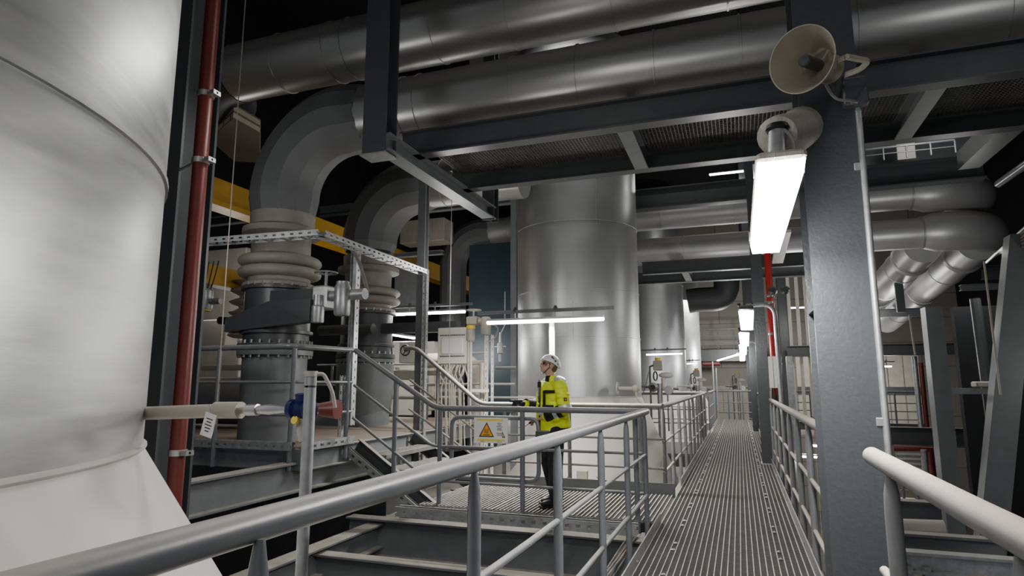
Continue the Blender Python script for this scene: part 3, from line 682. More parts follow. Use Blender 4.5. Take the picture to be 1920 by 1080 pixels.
MB().tube([(.45, 4.15, e1.z + .55), (.34, 3.5, e1.z + .27), (.24, 2.95, e1.z + .06), (.21, 2.82, e1.z + .01), (.2, 2.8, e1.z - .0)], .08, 18, rs=[.13, .11, .095, .085, .05]).build('wrapping', 'dusty', wr)
area((.2, 3.36, zl - .03), .15, 1.45, 60)
point((.2, 3.5, zl - .10), 40, .06); point((.2, 2.8, zl - .12), 8, .08)

# linear lamp behind worker
def linear(label, p0, p1, power, rail=True, pole=None, w=.09, m='lamp', ext=.15, axis=None, g=None):
    p0, p1 = Vector(p0), Vector(p1); d = (p1 - p0).normalized(); c = (p0 + p1) / 2
    r = root('linear_lamp', label, 'lamp', tuple(c), g)
    MB().tube([p0, p0 + d * .01, p1 - d * .01, p1], w / 2, 14, rs=[w * .3, w / 2, w / 2, w * .3], flat=[(1, .6)] * 4).build('diffuser', m, r)
    MB().bar(p0, p1, w * .8, w * .35, du=w * .42).build('housing', 'galv', r, smooth=None)
    if rail:
        U = Vector((0, 0, w * 1.7)); MB().bar(p0 - d * ext + U, p1 + d * ext + U, .05, .05).build('support_rail', 'rail', r, smooth=None)
        for t_ in (.25, .6):
            q = p0.lerp(p1, t_); MB().lathe(q + U, [(.03, 0), (.035, .03), (.02, .07)], 10).build('hanger', 'steel', r)
            MB().tube([q, q + U], .012, 8).build('drop_rod', 'galv', r)
    if pole: MB().tube([pole, (pole[0], pole[1], c.z)], .04, 12).build('pole', 'whitep', r)
    ang = math.atan2(d.y, d.x)
    if power: area(tuple(c - Vector((0, 0, w * .8))), (p1 - p0).length, .08, power, (0, 0, ang))
    return r
linear('long bright linear lamp above the worker in front of the tank', (-3.55, 8.72, 2.35), (-1.76, 8.72, 2.35), 170, pole=(-2.58, 8.89, -.1))
A, B = at(735, 590, y=11.2), at(872, 584, y=11.2)
linear('linear lamp glowing behind the strut left of the wiring cabinet', A, (B.x, 11.2, A.z), 45, pole=None)
A, B = at(738, 628, y=14), at(776, 634, y=12.5)
linear('small slanted lamp above the handwheel box', A, B, 12, rail=False)
A = at(1212, 665, y=21.7); B = at(1279, 663, y=21.7)
linear('linear lamp in front of the second tank', A, B, 40)
A = at(1288, 682, y=33); B = at(1307, 681, y=33)
linear('tiny linear lamp in front of the farthest tank', A, B, 30)
A = at(1346, 676, y=24); B = at(1383, 665, y=20)
linear('slanting lamp near the far end of the walkway', A, B, 25, rail=False, m='lampsoft')
A = at(1330, 328, y=20); B = at(1394, 321, y=20)
linear('high linear lamp beyond the distant beam', A, B, 40, rail=False)
A = at(1468, 578, y=26); B = at(1534, 577, y=26)
linear('linear lamp shining behind the vertical cable ladders', A, (B.x + 1, 26, A.z), 60, rail=False, m='lampsoft')
A = at(1646, 687, y=24); B = at(1672, 687, y=24)
linear('small lamp on the panel wall right of the big column', A, B, 12, rail=True, ext=.1)
A = at(1511, 834, y=16); B = at(1534, 836, y=16)
linear('lower level lamp seen through the right railing, upper one', A, B, 35, rail=False)
A = at(1493, 855, y=16); B = at(1532, 857, y=16)
linear('lower level lamp seen through the right railing, lower one', A, B, 35, rail=False)
A = at(1845, 1076, y=7); B = at(1900, 1078, y=7)
linear('lamp below the lower right edge of the view', A, B, 12, rail=False)

# gooseneck lamps
G = root('gooseneck_lamp', 'nearest gooseneck walkway lamp on a curved pole', 'lamp', (.60, 10.5, -.1))
hp = Vector((.16, 10.5, 2.44))
MB().tube(fillet([(.60, 10.5, -.1), (.58, 10.5, 2.68), (.16, 10.5, 2.66)], .35, 10), .034, 12).build('pole', 'galv', G)
MB().cham(.05, .27, 10.38, 10.62, 2.58, 2.66, .02).build('housing', 'steel', G)
MB().lathe((.16, 10.5, 2.40), [(.085, -.12), (.09, -.1), (.115, .18)], 4 * 5).build('diffuser', 'lampsoft', G)
for dx in (-.1, .1): MB().ell((.16 + dx, 10.5, 2.68), .028).build('hinge', 'black', G)
ll = ['nearest gooseneck walkway lamp on a curved pole', 'second gooseneck lamp in the row over the walkway', 'third gooseneck lamp in the row over the walkway', 'fourth gooseneck lamp in the row, small in the distance', ]
for i, y in enumerate((15.2, 20.0, 25.4)): dup(G, (.60, y, -.1), ll[i + 1])
for y, pw in ((10.5, 60), (15.2, 70), (20, 80), (25.4, 90)): point((.0, y, 2.25), pw, .12)

# ------------------------------------------------------------------ worker
wx, wy = -2.17, 7.47
def W3(px, py, y): return at(px, py, y=y)
PR = root('person', 'worker in white helmet, yellow hi-vis jacket and black trousers looking up', 'person', (wx, wy, 0))
def remesh(o, vox=.012, sm=4, sf=.5):
    m = o.modifiers.new('Remesh', 'REMESH'); m.mode = 'VOXEL'; m.voxel_size = vox; m.use_smooth_shade = True
    if sm: s_ = o.modifiers.new('Smooth', 'SMOOTH'); s_.iterations = sm; s_.factor = sf
    return o
def cap_(mb, p0, p1, r0, r1, n=14):
    p0, p1 = Vector(p0), Vector(p1); d = p1 - p0; pts = []; rs = []
    L_ = d.length; d.normalize()
    for k in range(4): a = PI / 2 * (k + .3) / 4; pts.append(p0 - d * r0 * math.cos(a)); rs.append(r0 * math.sin(a))
    pts.append(p0); rs.append(r0); pts.append(p1); rs.append(r1)
    for k in range(3, -1, -1): a = PI / 2 * (k + .3) / 4; pts.append(p1 + d * r1 * math.cos(a)); rs.append(r1 * math.sin(a))
    mb.tube(pts, r0, n, rs=rs)
# local frame: f = facing, l = his left (towards camera), u
fv = Vector((-.74, -.67, 0)).normalized(); lv = Vector((0, 0, 1)).cross(fv).normalized()   # lv = his left
def B_(f_, l_, z): return Vector((wx, wy, 0)) + fv * f_ + lv * l_ + Vector((0, 0, z))
ROT = Matrix((fv, lv, Vector((0, 0, 1)))).transposed()
# head (tilted back)
tilt = math.radians(-20)
hf = Vector((-.93, -.37, 0)).normalized(); hl = Vector((0, 0, 1)).cross(hf)
HR = Matrix((hf, hl, Vector((0, 0, 1)))).transposed() @ Matrix.Rotation(tilt, 3, 'Y') * .93
hc_ = B_(.035, 0, 1.66)
def Hd(f_, l_, z): return hc_ + HR @ Vector((f_, l_, z))
hb = MB()
hb.ell(Hd(-.012, 0, .02), (.098, .078, .105), HR)
hb.ell(Hd(.03, 0, -.045), (.068, .06, .075), HR)
hb.ell(Hd(.062, 0, -.085), (.034, .036, .028), HR)            # chin
hb.ell(Hd(.083, 0, .022), (.022, .055, .014), HR)             # brow
for k in range(5): hb.ell(Hd(.088 + .006 * k, 0, .012 - .012 * k), .013 + .001 * k, HR, 10, 6)     # nose ridge
for s_ in (-1, 1):
    hb.ell(Hd(.105, s_ * .011, -.036), .009, HR, 8, 6)
    hb.ell(Hd(-.005, s_ * .078, -.005), (.018, .009, .032), HR, 10, 8)   # ears
    hb.ell(Hd(.055, s_ * .04, -.02), (.03, .02, .022), HR, 10, 8)        # cheeks
hb.ell(Hd(.091, 0, -.056), (.013, .022, .006), HR, 10, 6); hb.ell(Hd(.089, 0, -.067), (.013, .019, .007), HR, 10, 6)
cap_(hb, B_(-.01, 0, 1.40), Hd(-.02, 0, -.06), .062, .058)
cap_(hb, B_(-.02, 0, 1.1), B_(-.01, 0, 1.42), .07, .08)       # core of the trunk joining the arms
# arms and hands
shL, shR = B_(-.01, .20, 1.435), B_(0, -.20, 1.435)
elL, elR = B_(-.03, .275, 1.14), B_(.05, -.26, 1.15)
haL = W3(993, 793, 7.72); haR = W3(972, 768, 7.95)
haL = Vector((elL.x - .30, elL.y + .02, 1.03)); haR = B_(.36, -.12, 1.20)
for sh, el, ha in ((shL, elL, haL), (shR, elR, haR)):
    cap_(hb, B_(-.01, 0, 1.38), sh, .05, .045); cap_(hb, sh, el, .042, .036); cap_(hb, el, ha, .034, .024)
def hand(mb, wr_, d, side, pr=.0085):
    d = d.normalized(); up_ = Vector((0, 0, 1)); s_ = d.cross(up_).normalized() * side; n_ = s_.cross(d).normalized()
    R_ = Matrix((d, s_, n_)).transposed()
    mb.ell(wr_ + d * .05, (.052, .04, .017), R_, 14, 8)
    for k, (o_, L_) in enumerate(((-.028, .07), (-.009, .078), (.010, .072), (.028, .058))):
        b_ = wr_ + d * .085 + s_ * o_; c1 = b_ + d * L_ * .5 - up_ * .006; c2 = c1 + d * L_ * .22 - up_ * .022; c3 = c2 - up_ * .02 - d * .004
        mb.tube([b_ - d * .02, b_, c1, c2, c3], pr, 8, rs=[pr, pr, pr * .95, pr * .9, pr * .7])
    tb = wr_ + d * .03 - s_ * .03; mb.tube([tb, tb - s_ * .022 + d * .025, tb - s_ * .026 + d * .055 - up_ * .01], .011, 8, rs=[.013, .011, .008])
hand(hb, haL, haL - elL, 1)
remesh(hb.build('body', 'skin', PR), .0065, 3)
gl = MB(); hand(gl, haR, haR - elR, -1, .0105); cap_(gl, haR - (haR - elR).normalized() * .04, haR + (haR - elR).normalized() * .01, .034, .032)
remesh(gl.build('glove', 'cloth', PR), .006, 2)
# jacket
jb = MB()
jb.ell(B_(-.01, 0, 1.31), (.16, .225, .17), ROT); jb.ell(B_(0, 0, 1.12), (.165, .215, .22), ROT)
jb.tube([B_(-.01, 0, .835), B_(-.01, 0, .92), B_(0, 0, 1.1), B_(-.01, 0, 1.33), B_(-.02, 0, 1.465)], .16, 20, rs=[.20, .205, .195, .19, .12], flat=[(1.06, .85)] * 5)
for sh, el, ha in ((shL, elL, haL), (shR, elR, haR)):
    cap_(jb, B_(-.01, 0, 1.42), sh - Vector((0, 0, .03)), .09, .085); cap_(jb, sh - Vector((0, 0, .03)), el, .09, .074)
    cap_(jb, el, el.lerp(ha, .80), .072, .052)
for k in range(7): jb.ell(shL.lerp(elL, .12 + .13 * k) + Vector((random.uniform(-.03, .03), -.02, 0)), (.086, .08, .014), ROT @ Matrix.Rotation(random.uniform(-.5, .5), 3, 'Y'), 12, 6)
for k in range(8):
    a = random.uniform(-.4, 2.0); jb.ell(B_(.15 * math.cos(a), .19 * math.sin(a), 1.0 + .05 * k), (.05, .07, .012), ROT @ Matrix.Rotation(random.uniform(-.7, .7), 3, 'X'), 12, 6)
remesh(jb.build('jacket', 'hiviz', PR), .011, 4)
cb_ = MB(); 
vs = []; NN = 24
for (r_, z_) in ((.10, 0), (.098, .05), (.102, .10)):
    for k in range(NN + 1):
        a = math.radians(38 + 284 * k / NN); lift = .02 * abs(math.cos(a / 2)); vs.append(B_(-.006 + r_ * math.cos(a), r_ * math.sin(a), 1.44 + z_ - (.035 if k in (0, NN) and z_ > .08 else 0)))
cb_.add(vs, [(j * (NN + 1) + k, j * (NN + 1) + k + 1, (j + 1) * (NN + 1) + k + 1, (j + 1) * (NN + 1) + k) for j in range(2) for k in range(NN)])
co = cb_.build('collar', 'hiviz', PR); so = co.modifiers.new('Solidify', 'SOLIDIFY'); so.thickness = .012
MB().lathe(B_(.01, 0, 1.44), [(.082, 0), (.074, .095), (.066, .10)], 20, cap=False).build('under_collar', 'cloth', PR)
# conforming strips (reflective bands, black panels) via lofted ovals
def band(name, m, z0, z1, a0, a1, rx, ry, c=(0, 0), n=18):
    b_ = MB(); vs = []; fs = []
    for z in (z0, z1):
        for k in range(n + 1):
            a = a0 + (a1 - a0) * k / n; vs.append(B_(c[0] + rx * math.cos(a), c[1] + ry * math.sin(a), z))
    for k in range(n): fs.append((k, k + 1, n + 2 + k, n + 1 + k))
    b_.add(vs, fs); o = b_.build(name, m, PR); so = o.modifiers.new('Solidify', 'SOLIDIFY'); so.thickness = .006; so.offset = 1; return o
d_ = math.radians
band('reflective_band', 'reflect', 1.06, 1.11, d_(-180), d_(180), .183, .218)
band('black_zip', 'cloth', .86, 1.40, d_(-10), d_(8), .178, .21, n=8)
band('black_hem', 'cloth', .835, .92, d_(75), d_(150), .215, .228)
band('black_pocket_trim', 'cloth', 1.16, 1.19, d_(22), d_(64), .186, .222)
band('black_pocket_trim', 'cloth', 1.16, 1.36, d_(24), d_(34), .184, .22, n=5)
band('black_pocket_trim', 'cloth', 1.33, 1.365, d_(30), d_(75), .18, .225)
MB().ell(B_(.185, .045, 1.14), (.018, .012, .02)).build('red_zip_pull', 'brightred', PR)
rd = root('radio', 'dark chest radio microphone clipped on the worker collar', 'radio', tuple(B_(.13, -.05, 1.42)))
MB().obox(B_(.155, -.045, 1.43), (fv, lv, Vector((0, 0, 1))), (.016, .02, .035)).build('case', 'black', rd)
MB().tube([B_(.155, -.045, 1.46), B_(.16, -.045, 1.49)], .005, 6).build('stub', 'black', rd)
def sleeve(p0, p1, t0, t1, r, m, name):
    a_, b_ = Vector(p0).lerp(p1, t0), Vector(p0).lerp(p1, t1); MB().tube([a_, b_], r, 18, cap=False).build(name, m, PR)
sleeve(elL, haL, .12, .30, .075, 'cloth', 'sleeve_panel'); sleeve(elL, haL, .30, .46, .072, 'reflect', 'reflective_band'); sleeve(elL, haL, .46, .80, .067, 'cloth', 'sleeve_panel')
sleeve(elR, haR, .15, .80, .068, 'cloth', 'sleeve_panel')
sleeve(shL, elL, .86, .98, .083, 'reflect', 'reflective_band')
# shoulder patch
sb_ = MB()
for s_ in (1, -1):
    sb_.ell(B_(-.03, s_ * .165, 1.478), (.08, .095, .042), ROT @ Matrix.Rotation(-s_ * .45, 3, 'X'))
sb_.build('shoulder_yoke', 'reflect', PR)
lg = shL.lerp(elL, .6) + lv * .078 + fv * .02
MB().obox(lg + lv * .018, (fv, Vector((0, 0, 1)), lv), (.019, .019, .003)).build('sleeve_logo', 'red', PR, smooth=None)
MB().obox(lg + lv * .022, (fv, Vector((0, 0, 1)), lv), (.008, .003, .001)).obox(lg + lv * .022, (fv, Vector((0, 0, 1)), lv), (.003, .008, .001)).build('sleeve_logo_cross', 'paper', PR, smooth=None)
# trousers
tb = MB()
tb.ell(B_(-.01, 0, .88), (.155, .185, .14), ROT)
fL, fR = B_(.04, .10, 0), B_(-.05, -.09, 0)
for s_, ft in ((1, fL), (-1, fR)):
    hip = B_(0, s_ * .088, .88); kn = B_(.015, s_ * .095, .48) ; an = Vector((ft.x, ft.y, .11)) - fv * .03
    cap_(tb, hip, kn, .112, .092); cap_(tb, kn, an, .09, .085)
    tb.ell(an + Vector((0, 0, .03)), (.085, .08, .05), ROT)
remesh(tb.build('trousers', 'cloth', PR), .012, 4)
for s_, ft in ((1, fL), (-1, fR)):
    bo = MB(); bo.ell(ft + fv * .055 + Vector((0, 0, .045)), (.125, .052, .045), ROT); bo.ell(ft - fv * .03 + Vector((0, 0, .07)), (.065, .052, .07), ROT)
    bo.tube([ft + Vector((0, 0, .05)) - fv * .03, ft + Vector((0, 0, .16)) - fv * .03], .055, 14)
    bt = bo.build('boot', 'black', PR)
    remesh(bt, .01, 2)
    MB().obox(ft + fv * .04 + Vector((0, 0, .012)), (fv, lv, Vector((0, 0, 1))), (.14, .05, .012)).build('sole', 'black', PR)
# helmet
hm_ = MB(); vs = []; fs = []; nu, nv = 32, 9
for j in range(nv + 1):
    ph = PI / 2 * j / nv
    for i in range(nu):
        th = 2 * PI * i / nu; e_ = 1.0 + (.06 if j == 0 else 0)
        ridge = 1 + .025 * abs(math.cos(th * 2)) ** 6
        x_ = .130 * math.cos(ph) * math.cos(th) * e_ * (1.05 if math.cos(th) > 0 else 1) * ridge; y_ = .107 * math.cos(ph) * math.sin(th) * e_ * ridge
        z_ = .108 * math.sin(ph) + (-.035 * max(0, -math.cos(th)) * (1 - math.sin(ph)) if True else 0)
        vs.append(Hd(x_ - .010, y_, z_ + .045))
fs = [(j * nu + i, j * nu + (i + 1) % nu, (j + 1) * nu + (i + 1) % nu, (j + 1) * nu + i) for j in range(nv) for i in range(nu)]
hm_.add(vs, fs); ho = hm_.build('helmet', 'helmet', PR, 60); so = ho.modifiers.new('Solidify', 'SOLIDIFY'); so.thickness = .008; so.offset = -1
MB().ell(Hd(.108, 0, .045), (.036, .072, .006), HR).build('helmet_peak', 'helmet', PR)
ve = MB()
for (f_, z_, w_) in ((.0, .105, .026), (-.045, .078, .012), (-.085, .05, .012)):
    for s_ in (1, -1):
        n_ = (HR @ Vector((0, s_ * .9, .45))).normalized(); yy = {.105: .091, .078: .099, .05: .078}[z_]
        ve.obox(Hd(f_, s_ * yy, z_), (HR @ Vector((.8, 0, .6)), HR @ Vector((-.6, 0, .8)), n_), (w_, .009, .006))
ve.build('helmet_vent', 'black', PR)
MB().tube([Hd(.02, .082, .05), Hd(.0, .083, -.02), Hd(.04, .05, -.115), Hd(.05, 0, -.125), Hd(.04, -.05, -.115), Hd(.0, -.083, -.02)], .005, 8).build('chin_strap', 'black', PR)
MB().ell(Hd(-.06, 0, -.005), (.052, .075, .08), HR).build('hair', 'hair', PR)
gs = MB(); vs = []; n = 14
for z_ in (.03, -.018):
    for k in range(n + 1):
        a = d_(-75 + 150 * k / n); vs.append(Hd(.02 + .098 * math.cos(a), .088 * math.sin(a), z_))
gs.add(vs, [(k, k + 1, n + 2 + k, n + 1 + k) for k in range(n)]); go = gs.build('safety_glasses', 'glass', PR); so = go.modifiers.new('Solidify', 'SOLIDIFY'); so.thickness = .002
MB().tube([Hd(.045, .088, .022), Hd(-.01, .084, .012)], .003, 6).build('glasses_temple', 'black', PR)
for s_ in (1, -1): MB().ell(Hd(.083, s_ * .032, .004), (.01, .014, .007), HR, 10, 6).build('eye', 'ink', PR)
# held controller
ctl = root('hand_controller', 'small dark red handheld device with cable in the worker left hand', 'device', tuple(haL))
hd_ = (haL - elL).normalized()
MB().obox(haL + hd_ * .10 + Vector((0, 0, -.005)), (hd_, hd_.cross(Vector((0, 0, 1))).normalized(), Vector((0, 0, 1))), (.06, .03, .014)).build('case', 'red', ctl)
MB().tube(fillet([haL + hd_ * .15, haL + hd_ * .24 + Vector((0, 0, -.03)), haL + hd_ * .32 + Vector((0, 0, -.01))], .04), .004, 6).build('lead', 'black', ctl)
tq = haR + (haR - elR).normalized() * .1
ph = root('handheld_meter', 'black handheld meter in the gloved right hand of the worker', 'device', tuple(tq))
MB().obox(tq + Vector((0, 0, .018)), (fv, lv, Vector((0, 0, 1))), (.07, .035, .014)).build('case', 'black', ph)

# ------------------------------------------------------------------ bellows and valve stacks
def stack(cx, cy, k, labs, z0, actside=1, arm=True, bot=0.7):
    """k radius scale"""
    b = root('expansion_bellows', labs[0], 'bellows', (cx, cy, 2.8))
    MB().lathe((cx, cy, 0), [(.55 * k, 3.8), (.54 * k, 3.62), (.66 * k, 3.58), (.66 * k, 3.50), (.50 * k, 3.47), (.50 * k, 3.2)], 48).build('upper_flange', 'bellow', b)
    p = [(.48 * k, 3.22)]
    for zc in (3.12, 2.96):
        for q in range(9): a = PI / 2 - PI * q / 8; p.append((.56 * k + .14 * k * math.cos(a), zc + .075 * math.sin(a)))
        p.append((.52 * k, zc - .08))
    p += [(.5 * k, 2.84), (.60 * k, 2.80), (.60 * k, 2.76)]
    MB().lathe((cx, cy, 0), p, 48).build('corrugation', 'bellow', b)
    v = root('butterfly_valve', labs[1], 'valve', (cx, cy, 2.0))
    MB().lathe((cx, cy, 0), [(.62 * k, 2.75), (.62 * k, 2.71), (.55 * k, 2.70), (.55 * k, 2.16), (.6 * k, 2.15), (.6 * k, 2.11), (.54 * k, 2.1), (.54 * k, 1.98), (.62 * k, 1.97), (.62 * k, 1.90)], 48).build('body', 'steel', v)
    MB().lathe((cx, cy, 0), [(.62 * k, 1.885), (.62 * k, 1.82), (.53 * k, 1.81), (.53 * k, bot)], 48).build('lower_spool', 'beam', v)
    b0 = None
    for i in range(24):
        a = 2 * PI * i / 24
        for z in (2.76, 1.99, 1.805):
            if b0 is None: b0 = MB().lathe((0, 0, 0), [(.018, -.02), (.018, .028)], 6).build('bolt', 'chrome', v, None, None); q_ = b0
            else: q_ = b0.copy(); COL.objects.link(q_)
            q_.location = (cx + .59 * k * math.cos(a) - 0, cy + .59 * k * math.sin(a), z)
    if arm:
        s_ = actside
        MB().prism([(cx - .55 * k, cy - .62 * k, 2.30), (cx + .35 * k, cy - .66 * k, 2.5), (cx + .95, cy - .66 * k, 2.5), (cx + .95, cy - .66 * k, 2.22), (cx - .55 * k, cy - .62 * k, 2.12)], (0, .18, 0)).build('lever_arm', 'steel', v, smooth=None)
        MB().box(cx + .2, cx + 1.0, cy - .5 * k, cy - .1, 2.42, 2.66).build('gear_bracket', 'steel', v, smooth=None)
        ac = Vector((cx + .92, cy - .35, 2.50))
        MB().cham(ac.x, ac.x + .22, ac.y - .12, ac.y + .12, 2.38, 2.68, .02).build('gearbox', 'galv', v)
        MB().lathe((ac.x + .12, ac.y - .14, 2.2), [(.075, 0), (.08, .02), (.08, .2), (.06, .22), (.06, .35)], 16).build('motor', 'galv', v)
        MB().tube([(ac.x + .2, ac.y, 2.55), (ac.x + .75, ac.y - .05, 2.55)], .07, 16).build('drive_tube', 'galv', v)
        MB().lathe((ac.x + .45, ac.y - .1, 2.28), [(.085, 0), (.10, .03), (.10, .36), (.08, .40), (.08, .43)], 20).build('actuator_head', 'galv', v)
        hwm = MB().tube(arc((ac.x + .12, ac.y, 2.86), .14, 0, 2 * PI, (1, 0, 0), (0, 1, 0), 24), .011, 8, cap=False)
        for a in (0, 2.1, 4.2): hwm.tube([(ac.x + .12, ac.y, 2.84), (ac.x + .12 + .14 * math.cos(a), ac.y + .14 * math.sin(a), 2.86)], .008, 6)
        hwm.tube([(ac.x + .12, ac.y, 2.66), (ac.x + .12, ac.y, 2.88)], .02, 8)
        hwm.build('handwheel', 'galv', v)
stack(-6.0, 7.0, .80, ('double-ringed expansion bellows under the nearest pipe bend', 'big dark motorised valve below the nearest bellows'), 0)
stack(-6.5, 10.0, .86, ('expansion bellows under the second pipe bend', 'dark motorised valve below the second bellows'), 0, arm=False)
# long arm and actuator of second valve
v2 = root('valve_actuator', 'beige valve actuator with yellow bowl on the long grey arm', 'actuator', tuple(at(900, 610, y=9.9)))
a0, a1 = at(690, 612, y=9.9), at(860, 612, y=9.9)
MB().bar((a0.x, 9.9, a1.z), (a1.x, 9.9, a1.z), .2, .18).build('arm', 'steel', v2, smooth=None)
c = at(888, 603, y=9.9)
MB().cham(c.x - .1, c.x + .1, c.y - .1, c.y + .1, c.z - .06, c.z + .08).build('gearbox', 'beige', v2)
MB().lathe(c + Vector((0, -.12, -.36)), [(.05, 0), (.075, .03), (.075, .2), (.05, .25)], 16).build('motor', 'beige', v2)
MB().lathe(c + Vector((0, -.12, -.14)), [(.077, 0), (.077, .06)], 16).build('yellow_bowl', 'signyellow', v2)
MB().tube([c, at(918, 603, y=9.9)], .05, 12).build('drive_tube', 'beige', v2)
c2 = at(911, 612, y=9.8)
MB().lathe(c2 + Vector((0, 0, -.14)), [(.07, 0), (.085, .03), (.085, .28), (.06, .3)], 18).build('actuator_head', 'beige', v2)
hw = MB().tube(arc(c + Vector((0, 0, .2)), .13, 0, 2 * PI, (1, 0, 0), (0, 1, 0), 20), .01, 6, cap=False); hw.tube([c, c + Vector((0, 0, .22))], .015, 6); hw.bar(c + Vector((-.13, 0, .2)), c + Vector((.13, 0, .2)), .014, .014)
hw.build('handwheel', 'beige', v2)
MB().tube(fillet([at(925, 608, y=9.8), at(935, 615, y=9.8), at(930, 632, y=9.8), at(918, 640, y=9.8)], .1), .012, 8).build('cable', 'wire', v2)
# big lower ducts
d1 = root('lower_duct', 'big grey duct bend below the second valve behind the stair rail', 'duct', (-6, 9.9, .7))
MB().tube([(-6.5, 10.0, 1.8), (-6.5, 10.0, 1.4)] + arc((-7.3, 10.0, 1.35), .8, 0, -PI / 2, (1, 0, 0), (0, 0, 1), 12) + [(-8.4, 10, .55)], .52, 40).build('bend', 'beam', d1)
long_thing('lower_duct', 'dark horizontal duct low behind the raised platform railing', 'duct', MB().tube([(-9.5, 8.6, 1.15), (-7.4, 8.6, 1.15)], .4, 32), 'beam')

# ------------------------------------------------------------------ strut and trays on the left
stt = root('slotted_strut', 'tall slotted galvanised strut at the stair head', 'strut', (-4.86, 7.2, .9))
MB().perf((-4.86, 7.15, .9), (-4.86, 7.15, 3.28), .09, .1, up=(0, 1, 0), pitch=.1, gap=.03, floor=False).build('channel', 'galv', stt, smooth=None)
MB().box(-4.9, -4.82, 7.14, 7.16, .9, 3.28).build('back_plate', 'galv', stt, smooth=None)
MB().perf((-4.97, 7.12, .75), (-4.97, 7.12, 1.55), .05, .07, up=(0, 1, 0), pitch=.1, gap=.03, floor=False).build('short_channel', 'galv', stt, smooth=None)
for i, x_ in enumerate((0, .03)):
    pa_ = at(650, 452, y=6.9); MB().tube(fillet([pa_ + Vector((x_, 0, 0)), at(672, 490, y=6.9) + Vector((x_, 0, 0)), at(688, 548, y=6.8) + Vector((x_, 0, 0))], .15), .013, 8).build('cable', 'wire', stt)
long_thing('cable_tray', 'perforated cable tray crossing in front of the nearest bellows', 'cable tray', MB().perf((-6.6, 5.85, 3.2), (-4.56, 6.0, 3.2), .16, .07), 'galv', smooth=None)
long_thing('cable_tray', 'perforated cable tray running back beside the second pipe bend', 'cable tray', MB().perf((-4.6, 6.0, 3.2), (-4.66, 8.7, 3.2), .16, .07), 'galv', smooth=None)
pc = at(790, 600, y=9.2)
long_thing('grey_post', 'grey steel post standing behind the stair top beside the lamp', 'post', MB().ibeam((pc.x, 9.2, .0), (pc.x, 9.2, at(785, 390, y=9.2).z + .6), .14, .14, up=(0, 1, 0)), 'beam', smooth=None)
long_thing('slotted_strut', 'slotted strut beside the grey post near the lamp', 'strut', MB().perf((pc.x + .12, 9.1, .2), (pc.x + .12, 9.1, at(800, 505, y=9.1).z), .07, .08, up=(0, 1, 0), pitch=.1, gap=.03, floor=False), 'galv', smooth=None)
# thin hanging rods
for i, (px_, y_, z0_, z1_) in enumerate(((425, 5.5, 1.0, 7), (845, 9.3, 1.6, 6))):
    q = at(px_, 500, y=y_)
    long_thing('hanging_rod', ('thin pale rod hanging in front of the left bellows', 'thin rod hanging before the distant pipe bend')[i], 'rod', MB().tube([(q.x, y_, z0_), (q.x, y_, z1_)], .006, 6), 'beige')
# yellow crane beams
cb1 = root('crane_beam', 'upper yellow crane beam behind the pipe bends', 'beam', (-9, 10, 4.3))
MB().box(-9.15, -9, 5, 24, 4.78, 5.25).build('web', 'yellow', cb1, smooth=None); MB().box(-9.25, -8.85, 5, 24, 4.68, 4.78).build('flange', 'yellow', cb1, smooth=None)
cb2 = root('crane_beam', 'lower yellow crane beam at the left behind the bellows', 'beam', (-9, 10, 3.2))
MB().box(-9.15, -9, 5, 10.5, 3.3, 3.6).build('web', 'yellow', cb2, smooth=None); MB().box(-9.22, -8.9, 5, 10.5, 3.22, 3.3).build('flange', 'yellow', cb2, smooth=None)
long_thing('beige_ceiling_panel', 'beige perforated underside panel at the upper left', 'panel', MB().prism([at(392, 262, z=5.6), at(437, 222, z=5.6), at(487, 250, z=5.6), at(487, 305, z=5.6), at(440, 303, z=5.6)], (0, 0, .25)), 'perf', smooth=None)
# pale background building parts at left
for i, (a_, b_, y_, lab, m_) in enumerate((
    ((385, 470), (445, 720), 12, 'beige wall panel visible left of the nearest bellows', 'beige'),
    ((740, 500), (785, 580), 15, 'grey cupboard behind the second bellows', 'beam'),
    ((750, 415), (832, 450), 15, 'dusty horizontal duct above the yellow beam', 'beige'),
    ((640, 690), (664, 775), 12, 'narrow beige panel between the valves', 'beige'),
    ((735, 640), (790, 780), 15, 'beige-white machine housing behind the stairs, pale to stand in for lamp glow', 'cream'))):  # cream colour of the housing stands in for lamp glow
    A, B = at(*a_, y=y_), at(*b_, y=y_)
    long_thing('wall_panel' if i in (0, 3) else 'equipment_housing', lab, 'panel' if i in (0, 3) else 'housing', MB().cham(A.x, B.x, y_, y_ + .6, B.z, A.z, .02), m_, smooth=None)
for i, (px0, py0, px1, py1, y_, lab) in enumerate((
    (796, 640, 812, 770, 12.5, 'beige machine column between the grey post and the wiring cabinet'),
    (640, 640, 662, 700, 11.6, 'small dusty box between the two big valves'),
    (378, 600, 420, 650, 10.5, 'dusty beige box low behind the hanging actuator'))):
    A, B = at(px0, py0, y=y_), at(px1, py1, y=y_)
    long_thing('equipment_housing', lab, 'housing', MB().cham(A.x, B.x, y_, y_ + .4, B.z, A.z, .02), 'beige', smooth=None)
for i, (px0, py0, px1, py1, y_) in enumerate(((600, 620, 700, 622, 9.2), (735, 700, 860, 702, 11.5), (735, 745, 860, 747, 11.5), (380, 690, 470, 690, 8.6), (930, 690, 968, 690, 11.2))):
    A, B = at(px0, py0, y=y_), at(px1, py1, y=y_)
    long_thing('service_tube', ('thick dark tube between the two big valves', 'upper dusty tube under the bright machine housing', 'lower dusty tube under the bright machine housing', 'dusty tube behind the left railing posts', 'short tube in front of the dark blue enclosure')[i], 'pipe', MB().tube([A, (B.x, y_, A.z)], (.09, .05, .04, .05, .03)[i], 12), ('steel', 'beige', 'beige', 'beige', 'beam')[i])
va = at(938, 655, y=12)
